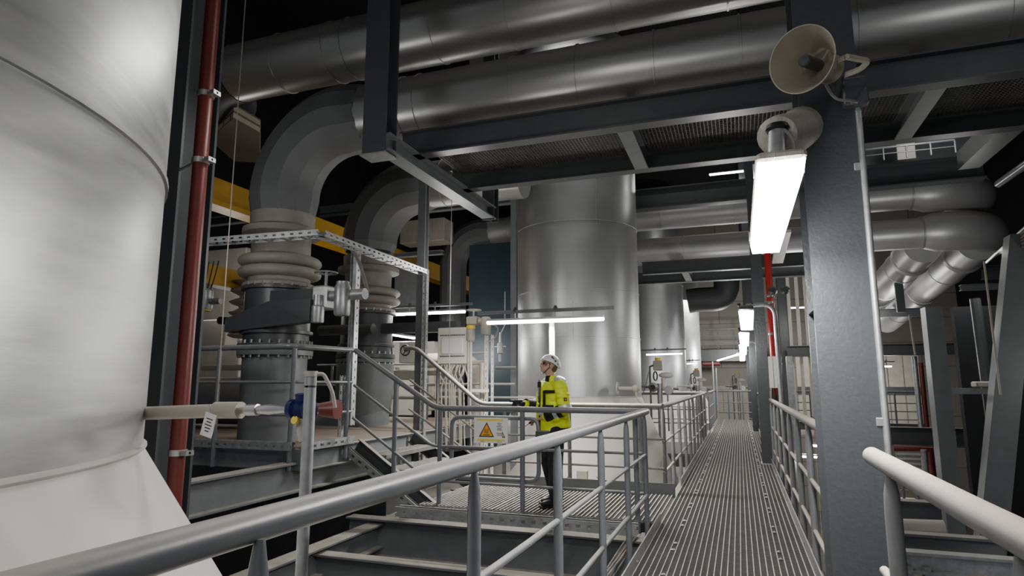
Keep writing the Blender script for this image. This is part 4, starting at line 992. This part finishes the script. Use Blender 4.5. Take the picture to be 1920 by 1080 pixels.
vd = root('sample_valve', 'little pale valve hanging in front of the dark blue enclosure', 'valve', tuple(va))
MB().lathe(va, [(.03, -.25), (.03, -.1), (.06, -.08), (.06, .12), (.03, .14), (.02, .35)], 14).build('body', 'galv', vd)
MB().tube([va + Vector((0, 0, .3)), va + Vector((.1, 0, .5)), va + Vector((.1, 0, 1.2))], .012, 6).build('line', 'galv', vd)
MB().tube([va + Vector((-.12, 0, .05)), va + Vector((.12, 0, .05))], .018, 8).build('lever', 'galv', vd)
# horizontal girders in the background at the left
for i, (px0, py0, px1, py1, y_, hh, m_) in enumerate(((380, 418, 460, 412, 11, .2, 'steel'), (600, 398, 840, 372, 13, .25, 'steel'), (745, 398, 960, 380, 12, .15, 'beam'), (740, 480, 830, 488, 13, .1, 'beam'))):
    A, B = at(px0, py0, y=y_), at(px1, py1, y=y_)
    long_thing('background_girder', ('dark girder left of the nearest bend', 'dark girder between the two pipe bends', 'grey girder over the distant pipe bend', 'slim grey girder above the wall lamp')[i], 'girder', MB().ibeam((A.x, y_, A.z), (B.x, y_, A.z), hh, .15), m_, smooth=None)
# dark blue grey enclosure between bends and tank
A, B = at(880, 460, y=14.6), at(966, 770, y=14.6)
en = root('equipment_enclosure', 'tall dark blue-grey enclosure left of the tank behind the worker', 'enclosure', (A.x, 14.6, 0))
MB().box(A.x, B.x, 14.6, 15.2, -1, A.z).build('panel', 'darkblue', en, smooth=None)
A, B = at(964, 360, y=11.7), at(970, 760, y=11.7)
long_thing('steel_column', 'slim grey column at the left flank of the tank behind the worker', 'column', MB().ibeam((A.x, 11.7, -1), (A.x, 11.7, 6.5), .1, .12, up=(0, 1, 0)), 'beam', smooth=None)
# wiring cabinet
A = at(821, 615, y=9.75); B = at(876, 682, y=9.75)
cab = root('wiring_cabinet', 'cream wiring cabinet with rows of slots and cables below', 'cabinet', ((A.x + B.x) / 2, 9.75, B.z))
Rz = Matrix.Rotation(math.radians(0), 3, 'Z')
cxm, czm = (A.x + B.x) / 2, (A.z + B.z) / 2; hw_, hh_ = (B.x - A.x) / 2, (A.z - B.z) / 2
MB().cham(A.x, B.x, 9.75, 9.95, B.z, A.z, .01).build('case', 'cream', cab)
MB().cham(A.x + .08, B.x - .08, 9.735, 9.75, czm - .14, czm + .12, .005).build('door', 'paper', cab)
sm_ = MB()
for zz in (czm + .17, czm - .19):
    for k in range(16): x_ = A.x + .06 + (B.x - A.x - .12) * k / 15; sm_.box(x_ - .008, x_ + .008, 9.742, 9.752, zz, zz + .02)
sm_.build('slots', 'black', cab, smooth=None)
MB().perf((B.x + .05, 9.75, B.z - .5), (B.x + .05, 9.75, A.z - .12), .05, .06, up=(0, 1, 0), pitch=.08, gap=.03, floor=False).build('side_strut', 'cream', cab, smooth=None)
cw = MB()
for k in range(16):
    x_ = A.x + .05 + (B.x - A.x - .1) * k / 15; dx = random.uniform(-.15, .2)
    cw.tube(fillet([(x_, 9.8, B.z), (x_ + random.uniform(-.08, .08), 9.72, B.z - .15), (x_ + dx, 9.78, B.z - .35), (x_ + dx, 9.85, .35)], .1), .012, 6)
tag(cw.build('cabling', 'beige', cab), kind='stuff')
MB().bar((A.x - .1, 9.85, B.z - .45), (B.x + .35, 9.85, B.z - .45), .04, .05).bar((A.x - .1, 9.85, B.z - .75), (B.x + .2, 9.85, B.z - .75), .04, .05).build('cross_rail', 'cream', cab, smooth=None)
stt2 = at(917, 700, y=10)
long_thing('slotted_strut', 'beige slotted strut right of the wiring cabinet', 'strut', MB().perf((stt2.x, 10, -.1), (stt2.x, 10, at(917, 628, y=10).z), .12, .12, up=(0, 1, 0), pitch=.12, gap=.04, floor=False), 'cream', smooth=None)
long_thing('support_tube', 'pale tube standing right of the wiring cabinet', 'pipe', MB().tube([(at(905, 770, y=10).x, 10, -6), at(905, 680, y=10)], .05, 12), 'beige')
A = at(868, 745, y=11.5)
ip = root('bent_pipe', 'beige lagged pipe with a bend below the wiring cabinet', 'pipe', (A.x, 11.5, 0))
MB().tube(fillet([(A.x + .28, 11.5, -.5), (A.x + .28, 11.5, 1.9), (A.x - .9, 11.5, 1.9)], .4, 8), .15, 20).build('lagging', 'beige', ip)
MB().tube([(A.x + .28, 11.5, -.5), (A.x + .28, 11.5, 1.45)], .165, 20).build('lower_cladding', 'cfar', ip)
for i, (a_, b_, y_) in enumerate((((870, 662), (912, 667), 10.1), ((870, 680), (912, 680), 10.1), ((900, 745), (1000, 747), 11), ((800, 720), (965, 722), 10.8))):
    A, B = at(*a_, y=y_), at(*b_, y=y_)
    long_thing('service_tube', ('thin tube above the lagged bend by the cabinet', 'thicker tube leaving the cabinet strut to the right', 'thin rail beside the enclosure at worker chest height', 'long thin tube passing behind the cabinet cables')[i], 'pipe', MB().tube([A, (B.x, y_, A.z)], .02 + .02 * (i == 1), 8), 'beige')
# handwheel box
A = at(766, 660, y=11)
hb_ = root('handwheel_box', 'white machine box with round handwheel by the stair head', 'machine', tuple(A))
MB().cham(A.x - .22, A.x + .22, 11, 11.4, A.z - .22, A.z + .22, .02).build('case', 'cream', hb_)
w = MB().tube(arc((A.x - .03, 10.92, A.z + .03), .1, 0, 2 * PI, (1, 0, 0), (0, 0, 1), 20), .014, 8, cap=False)
for a in (0, 2.1, 4.2): w.tube([(A.x - .03, 10.93, A.z + .03), (A.x - .03 + .1 * math.cos(a), 10.92, A.z + .03 + .1 * math.sin(a))], .009, 6)
w.tube([(A.x - .03, 10.9, A.z + .03), (A.x - .03, 11, A.z + .03)], .02, 8)
w.build('handwheel', 'black', hb_)
MB().cham(A.x - .35, A.x + .25, 10.95, 11.35, A.z - .55, A.z - .35, .02).build('lower_tray', 'beige', hb_)
MB().tube([(A.x - .3, 11.1, .7), (A.x - .3, 11.1, A.z - .3)], .04, 8).build('leg', 'beige', hb_)
MB().tube([(A.x + .15, 11.1, .7), (A.x + .15, 11.1, A.z - .3)], .04, 8).build('leg', 'beige', hb_)
# hanging device at far left
A = at(385, 560, y=7.6)
hd2 = root('hanging_actuator', 'small grey actuator with yellow underside beside the red pipe', 'actuator', tuple(A))
MB().lathe(A + Vector((0, 0, -.18)), [(.10, 0), (.12, .04), (.12, .3), (.08, .34)], 18).build('body', 'galv', hd2)
MB().lathe(A + Vector((0, 0, -.2)), [(.09, 0), (.095, .03)], 18).build('yellow_base', 'signyellow', hd2)
MB().tube([A + Vector((.1, 0, -.05)), A + Vector((.32, 0, -.05))], .05, 12).build('shaft', 'galv', hd2)
for k in range(3): MB().tube(wavy(A + Vector((-.03 + .06 * k, 0, .15)), A + Vector((.02 + .1 * k, 0, .6)), .05 * (k - 1), 8), .01, 6).build('cable', 'black', hd2)
A = at(415, 600, y=7.4)
long_thing('limit_switch', 'small black knobbed rod at the left of the nearest valve', 'switch', MB().tube([at(412, 601, y=7.4), at(430, 602, y=7.4)], .06, 10).tube([at(430, 602, y=7.4), at(455, 601, y=7.4)], .025, 8), 'black')
# small spiral stack left of valve 1 (second far bellows)
long_thing('expansion_bellows', 'small rusty-looking bellows peeking out left of the nearest valve', 'bellows', MB().lathe((at(470, 580, y=9.5).x, 9.5, 2.3), [(.2, 0)] + [(.3 + .1 * math.sin(q * 1.2), .04 * q) for q in range(28)], 24), 'beige')

# ------------------------------------------------------------------ instrument trees beside the walkway
def tree(label, px, py, y, k=1.0):
    c = at(px, py, y=y)
    t = root('instrument_stand', label, 'instrument', (c.x, y, -.3))
    x, z = c.x, c.z
    MB().tube([(x, y, -.3), (x, y, z + .1 * k)], .07 * k, 12).build('stand', 'galv', t)
    MB().tube([(x - .25 * k, y, -.3), (x - .25 * k, y, z + .55 * k), (x - .1 * k, y, z + .62 * k)], .03 * k, 8).build('side_pipe', 'rail', t)
    MB().cham(x - .15 * k, x + .1 * k, y - .1, y + .1, z + .45 * k, z + .72 * k, .02).build('actuator', 'beige', t)
    MB().lathe((x - .02 * k, y, z + .62 * k), [(.08 * k, 0), (.08 * k, .18 * k)], 12).build('yellow_top', 'signyellow', t)
    MB().ell((x + .18 * k, y, z + .32 * k), (.2 * k, .1 * k, .08 * k)).build('transmitter', 'cream', t)
    MB().tube([(x + .1 * k, y, z + .25 * k), (x + .12 * k, y, z - .1 * k)], .06 * k, 10).build('bonnet', 'cream', t)
    MB().lathe((x - .16 * k, y - .08, z - .0), [(.11 * k, -.03), (.13 * k, 0), (.13 * k, .05), (.07 * k, .12)], 16, axis=(0, -1, 0)).build('gauge', 'galv', t)
    MB().lathe((x - .16 * k, y - .2, z - .0), [(.07 * k, 0), (.07 * k, .02)], 16, axis=(0, -1, 0)).build('gauge_face', 'black', t)
    MB().lathe((x + .25 * k, y - .08, z - .08 * k), [(.10 * k, -.03), (.12 * k, 0), (.11 * k, .08)], 16, axis=(0, -1, 0)).build('gauge', 'galv', t)
    MB().tube([(x - .6 * k, y, z + .02), (x + .5 * k, y, z - .05)], .03, 8).build('cross_pipe', 'rail', t)
    MB().tube(wavy((x - .25 * k, y - .05, z + .5 * k), (x - .5 * k, y - .02, z - .3), .05, 8), .012, 6).build('cable', 'wire', t)
    MB().tube(arc((x - .1 * k, y - .05, z + .3 * k), .12 * k, 0, 2 * PI, (0, 0, 1), (.3, .9, 0), 18), .02 * k, 8, cap=False).build('handwheel', 'black', t)
tree('cluster of beige gauges and valves right of the tank behind the worker', 1237, 726, 17.5)
tree('distant cluster of beige gauges beside the second tank', 1308, 727, 30, 1.1)
tree('small far instrument cluster at the end of the walkway', 1384, 725, 31, .9)
# box with hoops on the plinth
A = at(1092, 908, y=10.35)
jb2 = root('junction_box', 'small beige junction box with two curved cables on the ledge behind the platform', 'junction box', (A.x, 10.4, -.5))
zc = at(1088, 898, y=10.4).z
MB().cham(A.x - .1, A.x + .08, 10.35, 10.45, zc - .08, zc + .14, .01).build('case', 'beige', jb2)
for s_ in (-1, 1): MB().tube(arc((A.x + s_ * .16, 10.4, zc - .05), .12, PI / 2 - s_ * .6, PI / 2 + s_ * -1.5 if s_ > 0 else PI / 2 + 1.5, (1, 0, 0), (0, 0, 1), 8), .012, 6).build('cable', 'wire', jb2)

# ------------------------------------------------------------------ right-hand background
# electrical box by second column
A, B = at(1440, 668, y=12.2), at(1467, 728, y=12.2)
eb = root('electrical_box', 'pale electrical box next to the second column with cables below', 'electrical box', (A.x, 12.2, B.z))
MB().cham(A.x, B.x, 12.2, 12.4, B.z, A.z, .01).build('case', 'cream', eb)
MB().box(A.x + .07, A.x + .075, 12.19, 12.2, B.z + .02, A.z - .02).build('door_seam', 'steel', eb, smooth=None)
cbm = MB()
for k in range(14):
    x_ = A.x + .03 + (B.x - A.x - .06) * k / 13; cbm.tube(wavy((x_, 12.3, B.z), (x_ + random.uniform(-.04, .04), 12.3, -.2), .0, 8, .015), .008, 6)
tag(cbm.build('cabling', 'black', eb), kind='stuff')
# bright red riser
A = at(1440, 525, y=15); B = at(1455, 667, y=15)
rr_ = root('red_riser', 'bright red vertical pipe behind the gooseneck lamp', 'pipe', (B.x, 15, -2))
MB().tube([(A.x + .02, 15, 6.2), (A.x + .02, 15, -2)], .075, 16).build('tube', 'brightred', rr_)
for z in (2.5, 3.2, 3.35): MB().lathe((A.x + .02, 15, z), [(.08, 0), (.09, .01), (.09, .05), (.08, .06)], 16).build('clamp', 'galv', rr_)
fl = at(1449, 545, y=14.7)
pl = root('floodlight', 'pair of small dark floodlights beside the red riser', 'lamp', tuple(fl))
for k in (0, .25): MB().lathe(fl + Vector((k, 0, 0)), [(.09, -.05), (.1, 0), (.06, .1)], 14, axis=(0, -1, 0)).build('head', 'steel', pl)
# cable ladders
for i in range(5):
    px = 1482 + 16 * i
    q = at(px, 600, y=19.5)
    long_thing('cable_ladder', 'vertical slotted cable ladder rail behind the big column', 'cable ladder', MB().perf((q.x, 19.5, -6), (q.x, 19.5, at(px, 515, y=19.5).z), .06, .09, up=(0, 1, 0), pitch=.16, gap=.05, floor=False).box(q.x - .055, q.x + .035, 19.53, 19.54, at(px, 780, y=19.5).z, at(px, 515, y=19.5).z), 'cream', 'vertical cable ladder rails', smooth=None)
A, B = at(1476, 659, y=19.2), at(1540, 659, y=19.2)
long_thing('frame_beam', 'dark horizontal beam across the vertical cable ladders', 'beam', MB().ibeam((A.x, 19.2, A.z), (B.x + 3.3, 19.2, A.z), .3, .2), 'steel', smooth=None)
A = at(1478, 590, y=19.9)
long_thing('grey_post', 'dark vertical post left of the cable ladders', 'post', MB().ibeam((A.x - .15, 19.8, -3), (A.x - .15, 19.8, 6), .3, .25, up=(0, 1, 0)), 'steel', smooth=None)
long_thing('grey_post', 'pale vertical post right of the electrical box', 'post', MB().box(*(lambda q: (q.x - .07, q.x + .07, 16, 16.1, -2, at(1483, 668, y=16).z))(at(1484, 730, y=16))), 'galv', smooth=None)
# beige panel wall
A, B = at(1490, 655, y=28), at(1735, 800, y=28)
pw = root('panel_wall', 'beige panel wall lit behind the big column', 'wall panel', (A.x, 28, -3))
nx = 8
for k in range(nx):
    x0_ = A.x + (B.x - A.x) * k / nx
    MB().box(x0_ + .02, x0_ + (B.x - A.x) / nx - .02, 28, 28.1, -.6, A.z).build('panel', 'beige', pw, smooth=None)
MB().box(A.x, B.x, 27.95, 28.0, 1.0, 1.3).build('dark_strip', 'steel', pw, smooth=None)
yb = 22
def rb(px0, px1, py, y_, label, hh=.3, m='steel', w=.2):
    A, B = at(px0, py, y=y_), at(px1, py, y=y_)
    return long_thing('floor_beam', label, 'beam', MB().ibeam((A.x, y_, A.z), (B.x, y_, A.z), hh, w), m, smooth=None)
rb(1470, 1740, 797, 20, 'beam edge under the small balcony right of the big column', .22, 'beam')
rb(1650, 1845, 817, 17, 'dark horizontal beam right of the big column at walkway level', .42, 'steel')
rb(1640, 1765, 958, 9, 'short dark beam low behind the right foreground rail', .3)
rb(1640, 1880, 1014, 6.0, 'dark beam low in the right corner under the foreground rail', .17, 'beam', w=.12)
wb = rb(1640, 1905, 1046, 5.6, 'pale painted beam at the lower right corner', .15, 'galv', w=.12)
A = at(1712, 1060, y=5.6)
long_thing('support_post', 'pale double upright under the lower right beam', 'post', MB().box(A.x - .05, A.x - .01, 5.55, 5.65, -2, A.z).box(A.x + .06, A.x + .1, 5.55, 5.65, -2, A.z), 'galv', smooth=None)
long_thing('lagged_pipe', 'reddish-grey pipe lying low behind the right beams', 'pipe', MB().tube([at(1640, 985, y=8), at(1770, 990, y=8)], .08, 12), 'beige')
# small balcony railing
def rrail(px0, px1, pyt, pyb, y_, label, n=4, mids=(.35, .6, .85)):
    A, B = at(px0, pyt, y=y_), at(px1, pyt, y=y_); Cc = at(px0, pyb, y=y_); h = A.z - Cc.z
    return railing(label, [(A.x, y_, A.z), (B.x, y_, A.z)], [(A.x + (B.x - A.x) * k / n, y_, A.z, Cc.z) for k in range(n + 1)],
                   [[(A.x, y_, A.z - h * m_), (B.x, y_, A.z - h * m_)] for m_ in mids], rr=.03, pr=.025, mr=.015, taper=False, base=(A.x, y_, Cc.z))
rrail(1468, 1732, 734, 792, 20, 'small balcony railing seen past both sides of the big column', 5)
rrail(1640, 1745, 898, 945, 15, 'lower gallery railing behind the right foreground rail', 4, (.4, .75))
A, B = at(1650, 952, y=15), at(1750, 952, y=15)
long_thing('gallery_floor', 'dusty lower gallery deck at the right', 'deck', MB().box(A.x - .1, B.x, 14.8, 16.5, A.z - .15, A.z), 'grate', smooth=None)
rrail(1317, 1404, 618, 655, 40, 'dark railing on the high gallery at the far wall', 3, (.35, .7))
A, B = at(1310, 667, y=40), at(1404, 667, y=40)
long_thing('gallery_beam', 'dark gallery beam along the far wall', 'beam', MB().box(A.x, B.x + 1, 39.8, 41.9, A.z - .35, A.z + .35), 'steel', smooth=None)
A, B = at(1318, 683, y=40), at(1350, 683, y=40)
long_thing('red_pipe', 'horizontal red pipe under the far gallery', 'pipe', MB().tube([(A.x, 39.7, A.z), (B.x, 39.7, A.z)], .12, 10), 'red')
A = at(1338, 725, y=26.8)
long_thing('grey_post', 'thin double pole at the far left end of the walkway', 'post', MB().tube([(A.x, 26.8, .0), (A.x, 26.8, at(1336, 678, y=26.8).z)], .035, 8).tube([(A.x + .12, 26.8, .0), (A.x + .12, 26.8, at(1340, 690, y=26.8).z)], .03, 8), 'galv')
# pipes near balcony
for i, (px, m_, r_, pt, pb_) in enumerate(((1716, 'galv', .065, 668, 770), (1728, 'red', .06, 680, 790))):
    A, B = at(px - 2, pt, y=19.6), at(px + 2, pb_, y=19.6)
    long_thing('riser_pipe', ('grey riser pipe at the end of the balcony', 'dark red riser pipe at the end of the balcony')[i], 'pipe', MB().tube([(A.x, 19.6, A.z), (A.x, 19.6, -6)], r_, 12), m_)
A, B = at(1675, 840, y=16), at(1745, 846, y=16)
long_thing('red_pipe', 'red pipe frame on the lower level at the right', 'pipe', MB().tube([(A.x, 16, A.z), (B.x, 16, A.z), (B.x, 16, A.z - .8)], .07, 10), 'red')
A = at(1735, 880, y=15.6)
long_thing('riser_pipe', 'grey pipe with blue band inside the red pipe frame', 'pipe', MB().tube([(A.x, 15.6, A.z + .4), (A.x, 15.6, A.z - .6)], .06, 10), 'galv')
for k in range(4):
    A, B = at(1680, 852 + 9 * k, y=17), at(1735, 852 + 9 * k, y=17)
    long_thing('service_tube', 'horizontal corrugated tube on the lower level at the right', 'pipe', MB().tube([(A.x, 17, A.z), (B.x, 17, A.z)], .045, 8), 'galv', 'lower level horizontal tubes')
# clad upright, slanted brace, dark wall
A = at(1747, 700, y=12); B = at(1780, 700, y=12)
long_thing('clad_upright', 'light grey upright strut with a bright reflection at the right', 'column', MB().box(A.x, B.x, 12, 12.3, -6, at(1742, 575, y=12).z), 'beam', smooth=None)
A = at(1908, 560, y=11); B = at(1866, 985, y=11); dd = (B - A)
br = MB(); w_ = .17
br.prism([(A.x - w_ - dd.x * .3, 11, A.z - dd.z * .3), (A.x + w_ - dd.x * .3, 11, A.z - dd.z * .3), (B.x + w_ + dd.x * .2, 11, B.z + dd.z * .2), (B.x - w_ + dd.x * .2, 11, B.z + dd.z * .2)], (0, .25, 0))
long_thing('diagonal_brace', 'broad light grey brace leaning at the right edge', 'brace', br, 'beam', smooth=None)
A = at(1790, 600, y=14); 
long_thing('dark_partition', 'black partition wall behind the leaning brace', 'partition', MB().box(A.x, 11.9, 14, 14.2, -6, at(1800, 575, y=14).z), 'dark', smooth=None)
A, B = at(1828, 560, y=12.6), at(1882, 960, y=12.6)
long_thing('thin_brace', 'slender dark upright between the two light struts', 'brace', MB().tube([A, B], .08, 10), 'steel')
A, B = at(1760, 733, y=12.5), at(1880, 733, y=12.5)
cr_ = root('cross_rail', 'horizontal dusty rail between the light struts at the right', 'rail', tuple(A))
MB().bar((A.x, 12.5, A.z), (B.x, 12.5, A.z), .1, .1).build('bar', 'beam', cr_, smooth=None)
q = at(1848, 722, y=12.4); MB().cham(q.x - .15, q.x + .15, 12.3, 12.6, q.z - .04, q.z + .06, .02).build('clamp_block', 'beige', cr_)
A, B = at(1842, 540, y=9), at(1876, 740, y=9)
long_thing('cable', 'thin pale cable hanging at an angle at the right', 'cable', MB().tube([at(1845, 490, y=9), B], .012, 6), 'beige')
A, B = at(1705, 590, y=9), at(1716, 665, y=9)
long_thing('cable', 'thin pale cable hanging beside the clad upright', 'cable', MB().tube([A, B], .012, 6), 'beige')
cbb = MB()
for k in range(6):
    A, B = at(1850 + 3 * k, 492 - 3 * k, y=13), at(1935, 435 + 9 * k - 20, y=10.5); cbb.tube([A, B], .022, 6)
tag(cbb.build('conduit_bundle', 'wire'), 'bundle of slanting conduits at the right edge under the pipe bends', 'conduits', kind='stuff')
for i, (py, y_) in enumerate(((512, 19.5), (540, 19))):
    A, B = at((1840, 1800)[i], py, y=y_), at(1895, py, y=y_)
    long_thing('background_girder', ('dark girder just below the lower pipe bend', 'dusty pipe rail under the dark girder at right')[i], 'girder', MB().ibeam((A.x, y_, A.z), (B.x, y_, A.z), .35 - .2 * i, .2), ('steel', 'beam')[i], smooth=None)
sb2 = root('pipe_support', 'dark saddle support under the diagonal pipes', 'support', tuple(at(1690, 575, y=20)))
A, B = at(1640, 588, y=22), at(1740, 590, y=22); MB().ibeam((A.x, 22, A.z), (B.x, 22, A.z), .25, .2).build('beam', 'steel', sb2, smooth=None)
A = at(1680, 562, y=20.0); MB().box(A.x - .1, A.x + .1, 19.5, 19.6, A.z - .4, A.z + .4).build('hanger', 'steel', sb2, smooth=None)
# high walkway railing top right
rrail(1612, 1792, 282, 305, 19, 'thin railing on the high walkway at the upper right', 4, (.5,))
A, B = at(1680, 265, y=20), at(1718, 296, y=20)
long_thing('white_panel', 'pale square plate on the high walkway', 'panel', MB().cham(A.x, B.x, 20, 20.05, B.z, A.z, .01), 'cream', smooth=None)
A, B = at(1530, 230, y=22), at(1840, 330, y=22)
long_thing('high_wall_panel', 'dim wall panel behind the high walkway', 'panel', MB().box(A.x, B.x, 22, 22.1, B.z, A.z + 2), 'beam', smooth=None)
A, B = at(1795, 300, y=16), at(1885, 245, y=13.5)
hl = long_thing('linear_lamp', 'slanting pale trunking lamp on the high walkway', 'lamp', MB().bar(A, B, .1, .04), 'cream', smooth=None)
# pale tray hanging under the distant frame
A, B = at(1470, 490, y=12), at(1455, 527, y=16)
long_thing('hanging_tray', 'pale tray slanting under the distant frame left of the big column', 'tray', MB().bar((A.x, 11.5, 4.05), (A.x + .05, 14.5, 4.05), .22, .05), 'cream', smooth=None)
# duct bend at the far wall
A = at(1350, 540, y=34)
fb = root('duct_bend', 'dark duct bend beyond the second tank high on the far wall', 'duct', tuple(A))
MB().tube([at(1290, 565, y=33)] + fillet([at(1310, 562, y=33), at(1362, 560, y=33), at(1362, 490, y=33)], 1.6, 8), .62, 28).build('bend', 'elbow', fb)

# bits glimpsed between the two big pipes
A = at(985, 112, y=12)
for i, (a_, b_) in enumerate((((880, 128), (960, 95)), ((1000, 100), (1075, 70)))):
    A, B = at(*a_, y=13), at(*b_, y=13)
    long_thing('roof_panel', ('pale roof panel glimpsed between the big pipes, left one', 'pale roof panel glimpsed between the big pipes, right one')[i], 'panel', MB().box(A.x, B.x + .3, 13, 13.5, A.z - .7, B.z + .2), 'beige', smooth=None)

# ------------------------------------------------------------------ added fill lights of the hall, and a lamp behind the camera
area((-2.0, 3.6, 3.6), 1.2, .2, 34); point((-2.6, 4.7, 2.6), 22, .15)                 # added fill for tank and lower beams, no fixture here
area((-2.5, 11, 8.8), 3, .4, 90)
area((-1.0, -1.2, 3.2), 1.5, .2, 50, rot=(math.radians(35), 0, 0))
point((-5.6, 4.6, 2.9), 40, .3)
point((-4.2, 9.0, 3.3), 30, .3)
point((4.0, 13.5, 3.6), 70, .3); point((5.0, 9.0, 1.5), 35, .3)
point((-1.5, 3.6, 4.6), 22, .4); point((3.0, 3.6, 4.6), 26, .4)
area((4.5, 12, 3.6), 1.5, .2, 30)
area((3.0, 24, 3.6), 1.5, .2, 160)
point((1.6, 17.0, 3.2), 60, .2); point((5.0, 25.5, 1.5), 90, .3); point((-10.5, 10.5, 3.4), 60, .4); point((-6.5, 13.2, 2.2), 60, .3)
point((5.0, 17.8, 7.9), 120, .3); area((-1, 35, 6.0), 4, .3, 420); point((-.2, 36, 3.0), 520, .3); point((4.4, 20.5, 3.6), 38, .3)
area((0, 13, -1.2), 1.5, .2, 30); area((-3.2, 5.5, -2.0), 1.5, .2, 16); area((3, 9, -1.5), 1.5, .2, 30)
area((-8, 15, 3.4), 1.5, .2, 60)
w = bpy.data.worlds.new('hall_ambient'); S.world = w; w.use_nodes = True
w.node_tree.nodes['Background'].inputs[0].default_value = (.92, .96, 1, 1); w.node_tree.nodes['Background'].inputs[1].default_value = .19
for o in bpy.data.objects:
    if '_o' in o: del o['_o']
